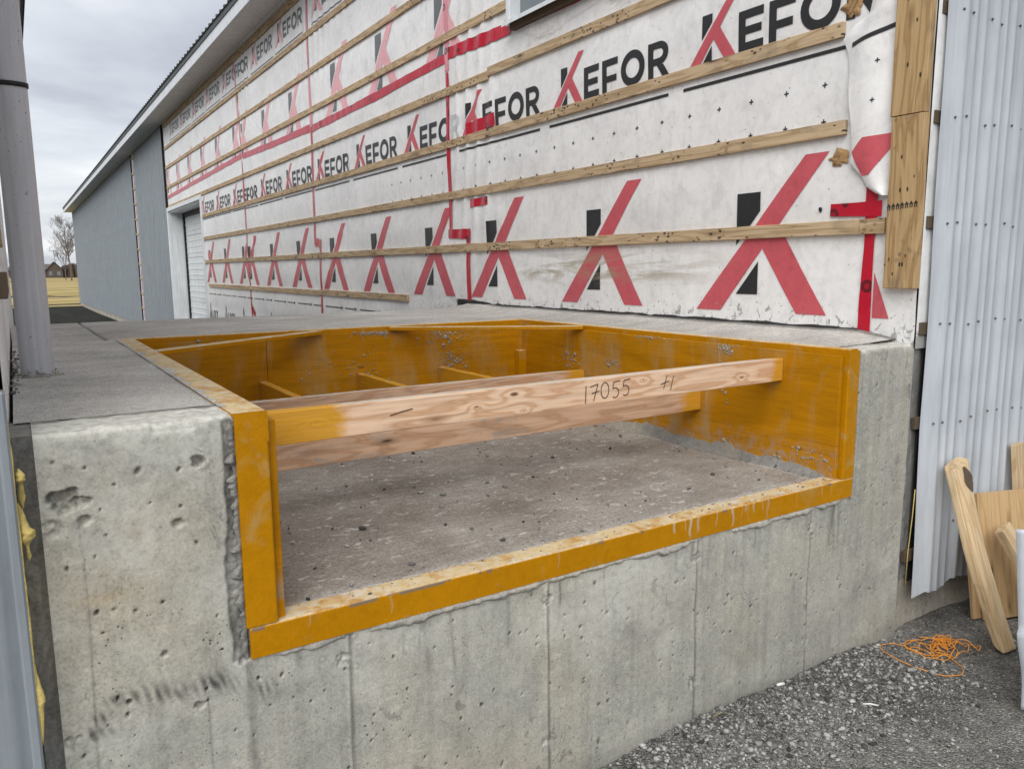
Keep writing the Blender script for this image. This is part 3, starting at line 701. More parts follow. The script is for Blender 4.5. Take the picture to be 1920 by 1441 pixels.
slab_piece(DX0-0.03, JL, 1.868, 3.93); slab_piece(JR2, XW-0.004, 1.803, 3.93); slab_piece(DX0-0.03, XW-0.004, 3.93, DY1)
# solid body behind the faces
box('body', DX0+0.004, DX1-0.01, YF+0.03, DY1-0.005, -0.06, PF-0.02, 'concrete_plain', dock)
box('body', DX0+0.004, JL-0.002, YF+0.03, DY1-0.005, PF-0.02, DT-0.008, 'concrete_plain', dock)
box('body', JR2+0.002, XW-0.006, YF+0.03, DY1-0.005, PF-0.02, DT-0.008, 'concrete_plain', dock)
box('body', JL-0.002, JR2+0.002, 3.95, DY1-0.005, PF-0.02, DT-0.008, 'concrete_plain', dock)
# dark strip between dock and left building
X, Z = np.meshgrid(np.linspace(-0.028, DX0+0.001, 10), np.arange(-0.05, DT, 0.006), indexing='ij')
dd = (fbm(X*90, Z*40, 4, 81)-0.3)*0.016*np.clip((0.004-X)/0.012, 0, 1)
grid('joint_filler', X, YF+0.018-dd, Z, 'mortar', dock)
box('joint_filler', -0.033, DX0+0.002, YF+0.022, 1.90, -0.05, DT-0.003, 'mortar', dock)

# ---- yellow steel angles (L profiles swept)
def sweep(name, prof, a, b, axes, mat='yellow', parent=dock, n=120, wob=0.00012, stain=None):
    """prof: closed list of 2-D points; placed at a..b; axes = two unit vectors for the profile"""
    a = Vector(a); b = Vector(b); V = []; F = []; k = len(prof); st = []
    for i in range(n+1):
        t = i/n; p = a.lerp(b, t)
        for (u, w) in prof:
            q = p+Vector(axes[0])*(u+rnd.uniform(-wob, wob))+Vector(axes[1])*(w+rnd.uniform(-wob, wob)); V.append(q)
            st.append(stain(q) if stain else (0, 0, 0))
    for i in range(n):
        for j in range(k): F.append((i*k+j, i*k+(j+1) % k, (i+1)*k+(j+1) % k, (i+1)*k+j))
    F.append(tuple(range(k-1, -1, -1))); F.append(tuple(n*k+j for j in range(k)))
    o = mesh(name, V, F, mat, None, False, {'stain': st})
    bm = bmesh.new(); bm.from_mesh(o.data); bmesh.ops.recalc_face_normals(bm, faces=bm.faces); bm.to_mesh(o.data); bm.free()
    P(o, parent); return o
T = 0.008
def Lprof(w, h, t=T, nb=3):      # (u: along flange, w: down along leg); rounded heel at (0,0)
    r = 0.006
    arc = [(r-r*math.cos(x), r-r*math.sin(x)) for x in np.linspace(0, math.pi/2, nb+1)]
    return [(0, h-(h-r)*k/10) for k in range(10)]+[(u, w_) for u, w_ in arc]+[(w, 0), (w, t), (t, t), (t, h)]
# sill: heel at front top; flange goes +y, leg goes -z
dr = random.Random(5); DRIP = [(1.70+0.48*dr.random()**1.2, dr.uniform(.0015, .006), dr.uniform(.02, .075), dr.uniform(.3, .8)) for _ in range(15)]+[(dr.uniform(.5, 2.6), dr.uniform(.0015, .003), dr.uniform(.02, .06), .35) for _ in range(8)]
def sill_st(q):
    dz = ST-q.z
    li = sum(st*math.exp(-((q.x-c-0.003*math.sin(dz*90+c*50))/(w*(1-0.5*dz/.075)))**2) for c, w, L, st in DRIP if dz < L)
    e = float(fbm(np.array(q.x*30), np.array(2.0), 3, 4)); dk = 0.85 if (0.62 < q.x < 0.90 and dz < 0.004+0.022*(e-0.4)) or (dz < 0.012 and e > 0.72) else 0
    return (dk, 0, min(1, li)) if q.y < YF-0.0025 else (0, 0, 0)
sweep('sill_angle', Lprof(0.070, ST-SB), (JL+0.006, YF-0.004, ST), (JR2-0.002, YF-0.004, ST), ((0, 1, 0), (0, 0, -1)), n=700, stain=sill_st)
# jambs: heel at the pit side front corner; one leg faces the front, one returns into the pit
sweep('jamb_angle', Lprof(0.070, JL2-JL), (JL2, YF-0.004, ST+0.002), (JL2, YF-0.004, DT-0.003), ((0, 1, 0), (-1, 0, 0)), n=60)
sweep('jamb_angle', Lprof(0.070, JR2-JR), (JR, YF-0.004, ST+0.002), (JR, YF-0.004, DT-0.003), ((0, 1, 0), (1, 0, 0)), n=60)
# rim: heel at pit edge top; flange outward, leg down
sweep('rim_angle', Lprof(JL2-JL+0.004, 0.07), (JL2, YF-0.004, DT+0.004), (JL2, 3.885, DT+0.004), ((-1, 0, 0), (0, 0, -1)), n=180)
sweep('rim_angle', Lprof(0.050, 0.07), (JR, YF-0.004, DT+0.004), (JR, 3.885, DT+0.004), ((1, 0, 0), (0, 0, -1)), n=180)
sweep('rim_angle', Lprof(0.050, 0.07), (JL+0.012, 3.885, DT+0.0045), (JR+0.05, 3.885, DT+0.0045), ((0, 1, 0), (0, 0, -1)), n=180)
# cement lapped raggedly over the outer edge of the steel
def smear(x0, x1, y0, y1, z, seed, edge):
    X, Y = np.meshgrid(np.arange(x0, x1, 0.003), np.arange(y0, y1, 0.004), indexing='ij')
    f = fbm(X*35+seed, Y*12, 4, seed); t = (X-x0)/(x1-x0) if edge == 'x' else (Y-y0)/(y1-y0)
    if edge == '-y': t = 1-t
    keep = (t < 0.28+1.5*(f-0.45)); keep = keep[:-1, :-1] & keep[1:, :-1] & keep[1:, 1:] & keep[:-1, 1:]
    return grid('cement_smear', X, Y, z+0.0012*f, 'slab', dock, keep, {'stain': np.stack([X*0, X*0, X*0+0.30*(f > 0.5)], -1)})
smear(JL-0.008, JL+0.034, 1.80, 3.92, DT+0.0044, 3, 'x')
smear(JL2+0.01, JR-0.01, YF+0.045, YF+0.072, ST+0.0006, 5, '-y')
# rough concrete squeezed out under the sill and along the left jamb
def lip(name, a, b, n, w, out, seed, mat):
    a = Vector(a); b = Vector(b); ax = (b-a).normalized(); nrm = Vector((0, -1, 0)); side = ax.cross(nrm)
    V = []; F = []; m = 7
    for i in range(n+1):
        t = i/n; amp = max(0.0, float(fbm(np.array(t*22), np.array(seed*1.0), 4, seed))-0.36)*2.2
        for j in range(m):
            s = j/(m-1); pr = math.sin(s*math.pi)*amp*out*(0.5+float(vnoise(np.array(t*160), np.array(s*5), seed+3)))
            V.append(a.lerp(b, t)+side*(s*w*(0.35+amp))+nrm*(pr-0.001))
    for i in range(n):
        for j in range(m-1): F.append((i*m+j, i*m+j+1, (i+1)*m+j+1, (i+1)*m+j))
    o = mesh(name, V, F, mat, None, True); P(o, dock); return o
lip('mortar_lip', (JL+0.02, YF+0.001, SB+0.002), (JR2-0.02, YF+0.001, SB+0.002), 420, 0.024, 0.016, 3, 'splatter')
lip('mortar_lip', (JL+0.001, YF+0.004, 1.20), (JL+0.001, YF+0.004, 0.64), 220, 0.022, 0.012, 6, 'mortar')

# ================================================================== PIT FORMWORK AND BRACES
form = empty('pit_formwork', (1.5, 2.8, PF), 'yellow painted plywood formwork lining the pit of the loading dock', 'formwork')
def panel(x0, x1, y0, y1, z0, z1, along):
    if along == 'x': return plank('panel', ((x0), (y0+y1)/2, (z0+z1)/2), ((x1), (y0+y1)/2, (z0+z1)/2), z1-z0, y1-y0, 'yellow_ply', form, bev=0.0015)
    return plank('panel', ((x0+x1)/2, y0, (z0+z1)/2), ((x0+x1)/2, y1, (z0+z1)/2), z1-z0, x1-x0, 'yellow_ply', form, bev=0.0015)
panel(2.552, 2.570, 1.722, 2.94, PF-0.004, 1.203, 'y'); panel(2.5525, 2.5705, 2.942, 3.858, PF-0.004, 1.2035, 'y')
panel(0.452, 0.470, 1.722, 2.94, PF-0.004, 1.203, 'y'); panel(0.4515, 0.4695, 2.942, 3.858, PF-0.004, 1.202, 'y')
panel(0.452, 1.03, 3.860, 3.878, PF-0.004, 1.203, 'x'); panel(1.032, 2.570, 3.8605, 3.8785, PF-0.004, 1.202, 'x')
# straps across the two rear corners, lying on the panels
plank('corner_strap', (0.440, 3.30, 1.2150), (1.30, 3.868, 1.2150), 0.064, 0.019, 'yellow', form, (0, 1, 0))
plank('corner_strap', (1.70, 3.872, 1.2155), (2.565, 3.285, 1.2155), 0.064, 0.019, 'yellow', form, (0, 1, 0))
plank('corner_block', (2.524, 3.833, PF+0.002), (2.524, 3.833, 1.050), 0.052, 0.052, 'yellow', form, (0, 1, 0))
# splashes of dried concrete on panels and rim
g = np.random.default_rng(17)
def splat(cx, cz, rx, rz, n, plane, lo=0.002, hi=0.010):
    n = int(n*1.9); u = cx+g.normal(0, rx, n); w = cz+g.normal(0, rz, n); s = np.clip(g.lognormal(-6.0, 0.65, n), 0.0010, 0.012)
    if plane == 'b': return np.stack([u, np.full(n, 3.858), w], 1), s
    return np.stack([np.full(n, 2.551), u, w], 1), s
P_, S_ = [], []
for (a, b, c, dd, n, pl) in [(1.66, 1.195, 0.03, 0.010, 70, 'b'), (1.57, 1.20, 0.04, 0.008, 60, 'b'), (2.02, 1.165, 0.07, 0.018, 90, 'b'), (2.05, 1.04, 0.04, 0.05, 100, 'b'), (2.10, 1.0, 0.05, 0.03, 60, 'b'), (1.55, 1.02, 0.07, 0.05, 55, 'b'), (1.30, 1.04, 0.1, 0.06, 20, 'b'), (0.75, 1.212, 0.06, 0.006, 40, 'b'), (0.95, 1.212, 0.05, 0.006, 30, 'b'),
                           (2.27, 1.19, 0.022, 0.02, 90, 'r'), (2.28, 1.05, 0.014, 0.045, 60, 'r'), (3.35, 1.04, 0.06, 0.03, 60, 'r'), (3.02, 1.05, 0.03, 0.014, 35, 'r'), (1.85, 0.80, 0.05, 0.025, 26, 'r'), (2.1, 0.765, 0.12, 0.02, 24, 'r'), (2.75, 1.205, 0.05, 0.006, 40, 'r')]:
    p, s = splat(a, b, c, dd, n, pl); k = (p[:, 2] > 0.74) & (p[:, 2] < 1.206); P_.append(p[k]); S_.append(s[k])
P_ = np.concatenate(P_); S_ = np.concatenate(S_)
kb = P_[:, 1] > 3.857
for kk, nn_, sd_ in ((kb, (0, 1, 0), 9), (~kb, (1, 0, 0), 10)):
    o = rocks('concrete_splash', P_[kk], S_[kk], np.full(int(kk.sum()), 0.8), 'splatter', form, sd_, 0.35, nn_); o['kind'] = 'stuff'
# mortar wedge along the foot of the right panel
V = []; F = []; n = 150; m = 6
for i in range(n+1):
    y = 1.74+i/n*2.1; w = 0.028+0.035*float(fbm(np.array(y*7), np.array(3.), 4, 5)); h = (0.030+0.055*max(0, float(fbm(np.array(y*8), np.array(9.), 4, 15))-0.3))*min(1, max(0.15, (y-1.74)/0.12))
    for j in range(m):
        t = j/(m-1); V.append((2.553-w*(1-t), y, PF-0.004+h*t**1.6*(0.8+0.4*float(vnoise(np.array(y*90), np.array(t*6), 7)))))
for i in range(n):
    for j in range(m-1): F.append((i*m+j, (i+1)*m+j, (i+1)*m+j+1, i*m+j+1))
mesh('mortar_wedge', V, F, 'mortar', form, True)

def brace(a, b, mat, label):
    o = plank('timber_brace', a, b, 0.089, 0.038, mat, None, bev=0.0025, rough=0.0012, seg=10)
    return tag(o, label, 'timber', 'timber braces across the pit')
B1 = brace((0.471, 1.995, 1.1270), (2.551, 1.995, 1.1270), 'beam_front', 'long pine brace marked 17055, highest of the timbers spanning the pit')
B2 = brace((0.471, 2.426, 0.945), (2.551, 2.426, 0.945), 'beam', 'long unmarked pine brace just below and behind the marked one')
B3 = brace((0.471, 3.272, 0.945), (2.552, 3.272, 0.945), 'beam', 'long pine brace with short cross pieces butting against its back')
for x, t in ((1.003, 'left'), (1.514, 'mid'), (1.996, 'right')):
    lab = {'left': 'short yellow stained brace farthest from the small corner block', 'mid': 'middle one of three short braces against the rear panel', 'right': 'short brace by the rear panel closest to the corner block'}[t]
    brace((x, 3.2915, 0.944), (x, 3.8595, 0.944), 'beam_short', lab)
# pencil writing 17055 and a tick on the front brace
def strokes(name, lines, y, parent, r=0.0016):
    V = []; F = []
    for ln in lines:
        for (p, q) in zip(ln[:-1], ln[1:]):
            a = Vector((p[0], 0, p[1])); b = Vector((q[0], 0, q[1])); t = (b-a); 
            if t.length < 1e-6: continue
            t.normalize(); s = Vector((-t.z, 0, t.x))*r; k = len(V)
            for v in (a-s, b-s, b+s, a+s): V.append((v.x, y, v.z))
            F.append((k, k+1, k+2, k+3))
    o = mesh(name, V, F, 'pencil', None); bm = bmesh.new(); bm.from_mesh(o.data); bmesh.ops.recalc_face_normals(bm, faces=bm.faces); bm.to_mesh(o.data); bm.free(); P(o, parent); return o
def ell(cx, cz, rx, rz, a0, a1, n=14): return [(cx+rx*math.cos(a), cz+rz*math.sin(a)) for a in np.linspace(a0, a1, n)]
x0 = 1.555; z0 = 1.092
L = [[(x0, z0), (x0+0.002, z0+0.058)],
     [(x0+0.018, z0+0.052), (x0+0.052, z0+0.060), (x0+0.034, z0+0.004)], [(x0+0.026, z0+0.030), (x0+0.058, z0+0.036)],
     ell(x0+0.082, z0+0.036, 0.017, 0.027, 0.6, 6.9),
     [(x0+0.148, z0+0.064), (x0+0.120, z0+0.060), (x0+0.116, z0+0.038)]+ell(x0+0.126, z0+0.024, 0.016, 0.017, 1.9, -2.2),
     [(x0+0.194, z0+0.066), (x0+0.166, z0+0.063), (x0+0.162, z0+0.042)]+ell(x0+0.172, z0+0.028, 0.016, 0.017, 1.9, -2.2),
     [(1.905, 1.108), (1.920, 1.156)], [(1.938, 1.100), (1.952, 1.152)], [(1.890, 1.125), (1.930, 1.135)],
     [(0.86, 1.128), (0.90, 1.136), (0.93, 1.140)]]
strokes('pencil_writing', L, 1.9745, B1)

# crumbs and stones lying in the pit
pp = scatter(430, 0.5, 2.54, 1.79, 3.8, lambda x, y: np.clip(0.25+1.1*(fbm(x*3, y*3, 3, 9)-0.4)+0.5*np.exp(-((x-2.4)/0.15)**2), 0, 1))
sz = np.clip(g.lognormal(-5.5, 0.55, len(pp)), 0.002, 0.014)
o = rocks('pit_debris', np.stack([pp[:, 0], pp[:, 1], PF+sz*0.2], 1), sz, np.clip(g.normal(0.33, 0.28, len(pp)), 0, 1), 'stone', seed=8)
tag(o, 'crumbs of stone and mortar scattered over the pit floor', 'debris', None, 'stuff')
pp = scatter(110, 0.5, 2.55, YF+0.004, YF+0.062, lambda x, y: x*0+1)
sz = np.clip(g.lognormal(-5.9, 0.45, len(pp)), 0.0015, 0.008)
o = rocks('sill_crumbs', np.stack([pp[:, 0], pp[:, 1], ST+sz*0.3], 1), sz, np.clip(g.normal(0.5, 0.3, len(pp)), 0, 1), 'stone', seed=18)
tag(o, 'tiny mortar crumbs lying on the yellow sill of the pit', 'debris', None, 'stuff')

# ================================================================== WRAPPED WAREHOUSE
bld = empty('warehouse', (XW+4, 20, 0), 'long metal sided warehouse with bare white house wrap and wood furring behind the dock', 'building')
YC = 1.728                       # front corner of the building
WTOP = 4.68
SEAM = [(5.63, 5.34), 8.95, 12.09]
def wr(y, z):
    """how far the wrap stands off the wall (towards -x)"""
    y = np.asarray(y, float); z = np.asarray(z, float)
    a = 0.0022*fbm(y*2.2, z*2.2, 3, 4)
    for s, w in ((5.62, 1.0), (8.95, 1.5), (12.09, 1.0)):
        q = np.exp(-((y-(s-0.35*w))/(w*0.45))**2)
        ph = (y*1.0+0.10*(z-2.5))*36+7*fbm(y*1.6, z*1.0, 3, 8)
        a = a+q*0.0150*(0.5+0.5*np.sin(ph))**2.2*np.clip(fbm(y*1.7, z*0.9, 3, 12)*3.2-0.8, 0, 1)*np.clip((z-1.3)/0.6, 0.15, 1)
    bil = np.abs(np.sin((z-1.695)/0.4065*math.pi))
    a = a+bil*(0.0075*np.clip(fbm(y*1.5, z*1.1, 3, 28)*1.9-0.5, 0, 1)+0.0035*np.abs(fbm(y*4.5+z*1.5, z*3.2, 4, 29)-0.5)*2)
    up = np.clip((z-2.9)/0.4, 0, 1)
    a = a+up*0.0035*fbm(y*5, z*2.5, 3, 19)
    return a
def sheet(y0, y1, z0, z1, step=0.022):
    yy = np.linspace(y0, y1, max(2, int(abs(y1-y0)/step)+1)); zz = np.linspace(z0, z1, max(2, int((z1-z0)/step)+1))
    Y, Z = np.meshgrid(yy, zz, indexing='ij')
    return grid('wrap_sheet', XW-wr(Y, Z), Y, Z, 'wrap', bld, flip=True)
DY0, DYE = 15.22, 18.66           # overhead door bay
WY0, WY1, WZ0, WZ1 = 3.10, 4.72, 3.185, 4.25   # window opening
s_low1 = sheet(YC, 5.40, 0.9, 3.15); s_low2 = sheet(5.40, 8.95, 0.3, 3.15); s_low3 = sheet(8.95, 12.09, 0.3, 3.15, 0.028); s_low4 = sheet(12.09, DY0, 0.3, 3.15, 0.03)
s_top1 = sheet(YC, WY0, 3.15, WTOP); s_top1b = sheet(WY0, WY1, 3.15, WZ0); sheet(WY0, WY1, WZ1, WTOP); s_top2 = sheet(WY1, 8.95, 3.15, WTOP); s_top3 = sheet(8.95, 12.09, 3.15, WTOP, 0.028); s_top4 = sheet(12.09, DYE, 3.15, WTOP, 0.03)
sheet(DY0, DYE, 2.80, 3.15, 0.03)

# ---- printing: polygons cut to a fine lattice so they follow the sheet
def glyph(polys, step=0.022):
    bm = bmesh.new()
    for pl in polys: bm.faces.new([bm.verts.new((u, 0, w)) for u, w in pl])
    us = [v.co.x for v in bm.verts]; ws = [v.co.z for v in bm.verts]
    for ax, lo, hi in (((1, 0, 0), min(us), max(us)), ((0, 0, 1), min(ws), max(ws))):
        t = lo+step
        while t < hi:
            c = (t, 0, 0) if ax[0] else (0, 0, t)
            bmesh.ops.bisect_plane(bm, geom=bm.verts[:]+bm.edges[:]+bm.faces[:], plane_co=c, plane_no=ax); t += step
    bmesh.ops.triangulate(bm, faces=bm.faces[:])
    bm.verts.index_update(); V = np.array([(v.co.x, v.co.z) for v in bm.verts]); F = [[v.index for v in f.verts] for f in bm.faces]; bm.free()
    return V, F
def stamp(name, gl, y0, z0, mat, parent, off=0.0028, s=1.0, clip=None, fn=None):
    V, F = gl; y = y0-V[:, 0]*s; z = z0+V[:, 1]*s
    if clip is not None:                         # (ymin,ymax) of the sheet the print sits on
        keep = (y >= clip[0]) & (y <= clip[1]) & (z >= (clip[2] if len(clip) > 2 else -9)); F = [f for f in F if all(keep[i] for i in f)]
        if not F: return None
        used = sorted({i for f in F for i in f}); mp = {k: i for i, k in enumerate(used)}; F = [[mp[i] for i in f] for f in F]; y = y[used]; z = z[used]
    x = (XW-wr(y, z) if fn is None else fn(y, z))-off
    o = mesh(name, np.stack([x, y, z], 1), F, mat, None, True)
    # face towards -x
    me = o.data
    if sum(p.normal.x for p in me.polygons) > 0: me.flip_normals()
    P(o, parent); return o
SL = [(-0.254, 0), (-0.088, 0), (0.501, 0.711), (0.380, 0.711)]
LEG = [(0.1625, 0.302), (0.366, 0), (0.525, 0), (0.2505, 0.4085)]
K_red = glyph([SL, LEG]); K_blk = glyph([[(0, 0.322), (0.142, 0.481), (0.142, 0.569), (0, 0.569)], [(0.0106, 0.084), (0.142, 0.084), (0.142, 0.2426)]])
def ringq(cx, cz, ro, rz, t, n=28):
    pl = []
    for i in range(n):
        a, b = 2*math.pi*i/n, 2*math.pi*(i+1)/n
        pl.append([(cx+ro*math.cos(a), cz+rz*math.sin(a)), (cx+ro*math.cos(b), cz+rz*math.sin(b)), (cx+(ro-t)*math.cos(b), cz+(rz-t)*math.sin(b)), (cx+(ro-t)*math.cos(a), cz+(rz-t)*math.sin(a))])
    return pl
def rect(u0, w0, u1, w1): return [(u0, w0), (u1, w0), (u1, w1), (u0, w1)]
def L_E(u, h=0.183, w=0.146, t=0.042): return [rect(u, 0, u+t, h), rect(u+t, 0, u+w, t*0.92), rect(u+t, h*0.5-t*0.42, u+w*0.93, h*0.5+t*0.42), rect(u+t, h-t*0.92, u+w, h)]
def L_F(u, h=0.183, w=0.142, t=0.042): return [rect(u, 0, u+t, h), rect(u+t, h*0.40-t*0.42, u+w*0.92, h*0.40+t*0.42), rect(u+t, h-t*0.92, u+w, h)]
def L_R(u, h=0.183, w=0.162, t=0.042):
    pl = [rect(u, 0, u+t, h)]; b0 = 0.34*h; cz = (h+b0)/2; rz = (h-b0)/2; cx = u+w-0.075
    out_ = [(u+t, h), (cx, h)]+[(cx+0.070*math.cos(a), cz+rz*math.sin(a)) for a in np.linspace(math.pi/2, -math.pi/2, 12)[1:-1]]+[(cx, b0), (u+t, b0)]
    tt = 0.036; inn = [(u+t, h-tt), (cx, h-tt)]+[(cx+(0.070-tt*1.1)*math.cos(a), cz+(rz-tt)*math.sin(a)) for a in np.linspace(math.pi/2, -math.pi/2, 12)[1:-1]]+[(cx, b0+tt), (u+t, b0+tt)]
    for i in range(len(out_)-1): pl.append([out_[i], inn[i], inn[i+1], out_[i+1]])
    pl.append([(u+0.068, b0), (u+w-0.050, 0), (u+w, 0), (u+0.118, b0)]); return pl
def L_O(u, h=0.183): return ringq(u+0.1, h/2, 0.1, h/2+0.004, 0.043)
def L_K2(s=0.465): return [[(p[0]*s, p[1]*s-0.039) for p in pl] for pl in ([(0, 0.322), (0.142, 0.481), (0.142, 0.569), (0, 0.569)], [(0.0106, 0.084), (0.142, 0.084), (0.142, 0.2426)])]
Kf_blk = [glyph(q) for q in (L_K2(), L_E(0.235), L_F(0.412), L_O(0.581), L_R(0.808))]
Kf_red = glyph([[(p[0]*0.465, p[1]*0.465-0.039) for p in pl] for pl in (SL, LEG)])
Dash = glyph([rect(-0.125, -0.008, 0.97, 0.008)], 0.02)
def Kbig(y0, z0, parent, clip=None, faded=False):
    stamp('printed_letter', K_red, y0, z0, 'p_pink' if faded else 'p_red', parent, clip=clip); stamp('printed_letter', K_blk, y0, z0, 'p_grey' if faded else 'p_black', parent, clip=clip)
def Kefor(y0, z0, parent, clip=None, faded=False):
    for q in Kf_blk: stamp('printed_letter', q, y0, z0, 'p_grey' if faded else 'p_black', parent, clip=clip)
    stamp('printed_letter', Kf_red, y0, z0, 'p_pink' if faded else 'p_red', parent, clip=clip)
    stamp('printed_line', Dash, y0, z0-0.105, 'p_grey' if faded else 'p_black', parent, clip=clip)
c1 = (1.93, 5.62); c2 = (5.64, 8.95); c3 = (8.96, 12.08); c4 = (12.10, DY0-0.02); ct4 = (12.10, DYE)
for y0 in (2.659, 3.855, 5.055): Kbig(y0, 1.315, s_low1, (1.93, 5.36))
for y0 in (6.095, 7.287, 8.485): Kbig(y0, 1.312, s_low2, (5.37, 8.98))
for y0 in (9.683, 10.89, 12.05): Kbig(y0, 1.318, s_low3, (8.99, 12.085))
for y0 in (12.434, 13.65, 14.86): Kbig(y0, 1.325, s_low4, (12.087, DY0-0.02))
for y0 in (2.921, 4.124, 5.327): Kefor(y0, 2.547, s_low1, (1.93, 5.63))
for y0 in (6.39, 7.585, 8.78): Kefor(y0, 2.545, s_low2, (5.64, 8.95))
for y0 in (9.96, 11.15, 12.35): Kefor(y0, 2.550, s_low3, (8.96, 12.10))
for y0 in (12.75, 13.95, 15.14): Kefor(y0, 2.560, s_low4, (12.11, DY0))
for y0 in (1.04, 2.24, 4.64, 5.84, 7.04, 8.24): Kbig(y0, 3.105, s_top2 if y0 > 4.7 else s_top1, (WY1+0.01, 8.94, 3.155) if y0 > 4.3 else (YC+0.15, WY0-0.05), True)
for y0 in (9.74, 10.95, 12.15): Kbig(y0, 3.09, s_top3, (8.97, 12.08, 3.165), True)
for y0 in (12.6, 13.8, 15.0, 16.2, 17.4, 18.6): Kbig(y0, 3.12, s_top4, ct4+(3.16,), True)
for y0 in (5.05, 6.25, 7.45, 8.65): Kefor(y0, 4.315, s_top2, (WY1+0.02, 8.94), True)
for y0 in (10.05, 11.25, 12.45): Kefor(y0, 4.315, s_top3, (8.97, 12.08), True)
for y0 in (13.0, 14.2, 15.4, 16.6, 17.8): Kefor(y0, 4.325, s_top4, ct4, True)
# lowest roll: dashes with arrowheads and peaked emblem with LOCK lettering
def tri_out(u, w): return [[(u-0.11, 0), (u-0.085, 0), (u, w-0.075), (u, w)], [(u+0.085, 0), (u+0.11, 0), (u, w), (u, w-0.075)], [(u-0.05, 0.0), (u-0.03, 0), (u-0.03, w*0.45), (u-0.05, w*0.35)], [(u+0.012, 0), (u+0.05, 0), (u+0.05, w*0.35), (u+0.012, w*0.52)]]
def L_L(u, h=0.17, w=0.085, t=0.03): return [rect(u, 0, u+t, h), rect(u+t, 0, u+w, t)]
def L_O2(u, h=0.17): return ringq(u+0.06, h/2, 0.06, h/2, 0.030, 16)
def L_C(u, h=0.17): return [q for i, q in enumerate(ringq(u+0.06, h/2, 0.06, h/2, 0.030, 16)) if 2 <= i <= 13]
def L_Kk(u, h=0.17): return [rect(u, 0, u+0.03, h), [(u+0.03, 0.06), (u+0.075, 0), (u+0.112, 0), (u+0.035, 0.105)], [(u+0.034, 0.108), (u+0.05, 0.085), (u+0.112, h), (u+0.075, h)]]
Lock = glyph(tri_out(0, 0.31)+L_L(0.14)+L_O2(0.235)+L_C(0.365)+L_Kk(0.49), 0.06)
for y0 in (14.98, 13.752, 12.557, 11.0, 9.807, 8.6, 7.4, 6.2): stamp('printed_emblem', Lock, y0, 0.66, 'p_black', s_low4 if y0 > 12.1 else (s_low3 if y0 > 8.95 else s_low2), clip=(5.4, DY0-0.02))
Arrow = glyph([rect(0, -0.006, 0.5, 0.006), rect(0.62, -0.006, 0.9, 0.006), [(0.5, -0.022), (0.56, 0), (0.5, 0.022)], [(0.9, -0.022), (0.96, 0), (0.9, 0.022)]], 0.1)
for k in range(9):
    y0 = 15.0-k*1.05; stamp('printed_line', Arrow, y0, 1.117, 'p_black', s_low4 if y0 > 12.1 else (s_low3 if y0 > 8.95 else s_low2), clip=(6.0, DY0-0.02))
Cross = glyph([rect(-0.012, -0.003, 0.012, 0.003), rect(-0.003, 0.003, 0.003, 0.012), rect(-0.003, -0.012, 0.003, -0.003)], 0.05)
for k in range(17):
    for zz in (2.306, 2.152): stamp('printed_cross', Cross, 2.196+0.2*k, zz, 'p_black', s_low1, 0.0018)
for k in range(6):
    for zz in (2.306, 2.152): stamp('printed_cross', Cross, 5.75+0.2*k, zz, 'p_black', s_low2, 0.0018)
Ghost = glyph(L_R(0)); stamp('ghost_letter', Ghost, 5.60, 2.547, 'p_ghost', s_low1, 0.0020, 1.0, (5.36, 5.61))

# ---- red tape
def tape(path, w, mat='tape', off=0.0045, seed=0, closed=False):
    """ribbon along (y,z) points following the wrap, slightly crumpled"""
    pts = []
    for (a, b) in zip(path[:-1], path[1:]):
        n = max(2, int(math.hypot(b[0]-a[0], b[1]-a[1])/0.03))
        pts += [(a[0]+(b[0]-a[0])*i/n, a[1]+(b[1]-a[1])*i/n) for i in range(n)]
    pts.append(path[-1]); pts = np.array(pts); t = np.gradient(pts, axis=0); t /= np.linalg.norm(t, axis=1)[:, None]; nn = np.stack([-t[:, 1], t[:, 0]], 1)
    s = np.cumsum(np.r_[0, np.linalg.norm(np.diff(pts, axis=0), axis=1)])
    wv = w*(0.85+0.3*fbm(s*4, s*0+seed, 3, seed)); cols = np.linspace(-0.5, 0.5, 5)
    Y = pts[:, 0][:, None]+nn[:, 0][:, None]*cols*wv[:, None]; Z = pts[:, 1][:, None]+nn[:, 1][:, None]*cols*wv[:, None]
    Xx = XW-wr(Y, Z)-off-0.004*np.clip(fbm(s[:, None]*16+cols*2, cols*9+s[:, None]*3, 3, seed+5)-0.42, 0, 1)
    o = grid('seam_tape', Xx, Y, Z, mat, bld)
    if sum(p.normal.x for p in list(o.data.polygons)[:40]) > 0: o.data.flip_normals()
    return o
tape([(5.63, 3.06), (5.635, 2.6), (5.62, 2.1), (5.615, 1.79)], 0.055, seed=1); tape([(5.66, 1.815), (5.30, 1.800)], 0.075, seed=2, off=0.0062); tape([(5.34, 1.77), (5.345, 1.5), (5.335, 1.24)], 0.062, seed=3)
tape([(5.63, 4.6), (5.64, 3.7), (5.63, 3.07)], 0.07, 'tape_pink', seed=4)
tape([(8.93, 3.15), (8.955, 2.7), (8.97, 2.2), (8.97, 1.84)], 0.06, seed=5); tape([(8.99, 1.86), (8.76, 1.83)], 0.09, seed=6, off=0.006); tape([(8.80, 1.80), (8.83, 1.5), (8.82, 0.9)], 0.06, seed=7)
tape([(8.89, 4.66), (8.93, 4.2), (8.92, 3.16)], 0.07, 'tape_pink', seed=8)
tape([(12.11, 3.15), (12.10, 2.7), (12.10, 2.2), (12.06, 1.5), (12.02, 0.7)], 0.055, seed=9); tape([(12.3, 4.6), (12.1, 3.2)], 0.07, 'tape_pink', seed=10)
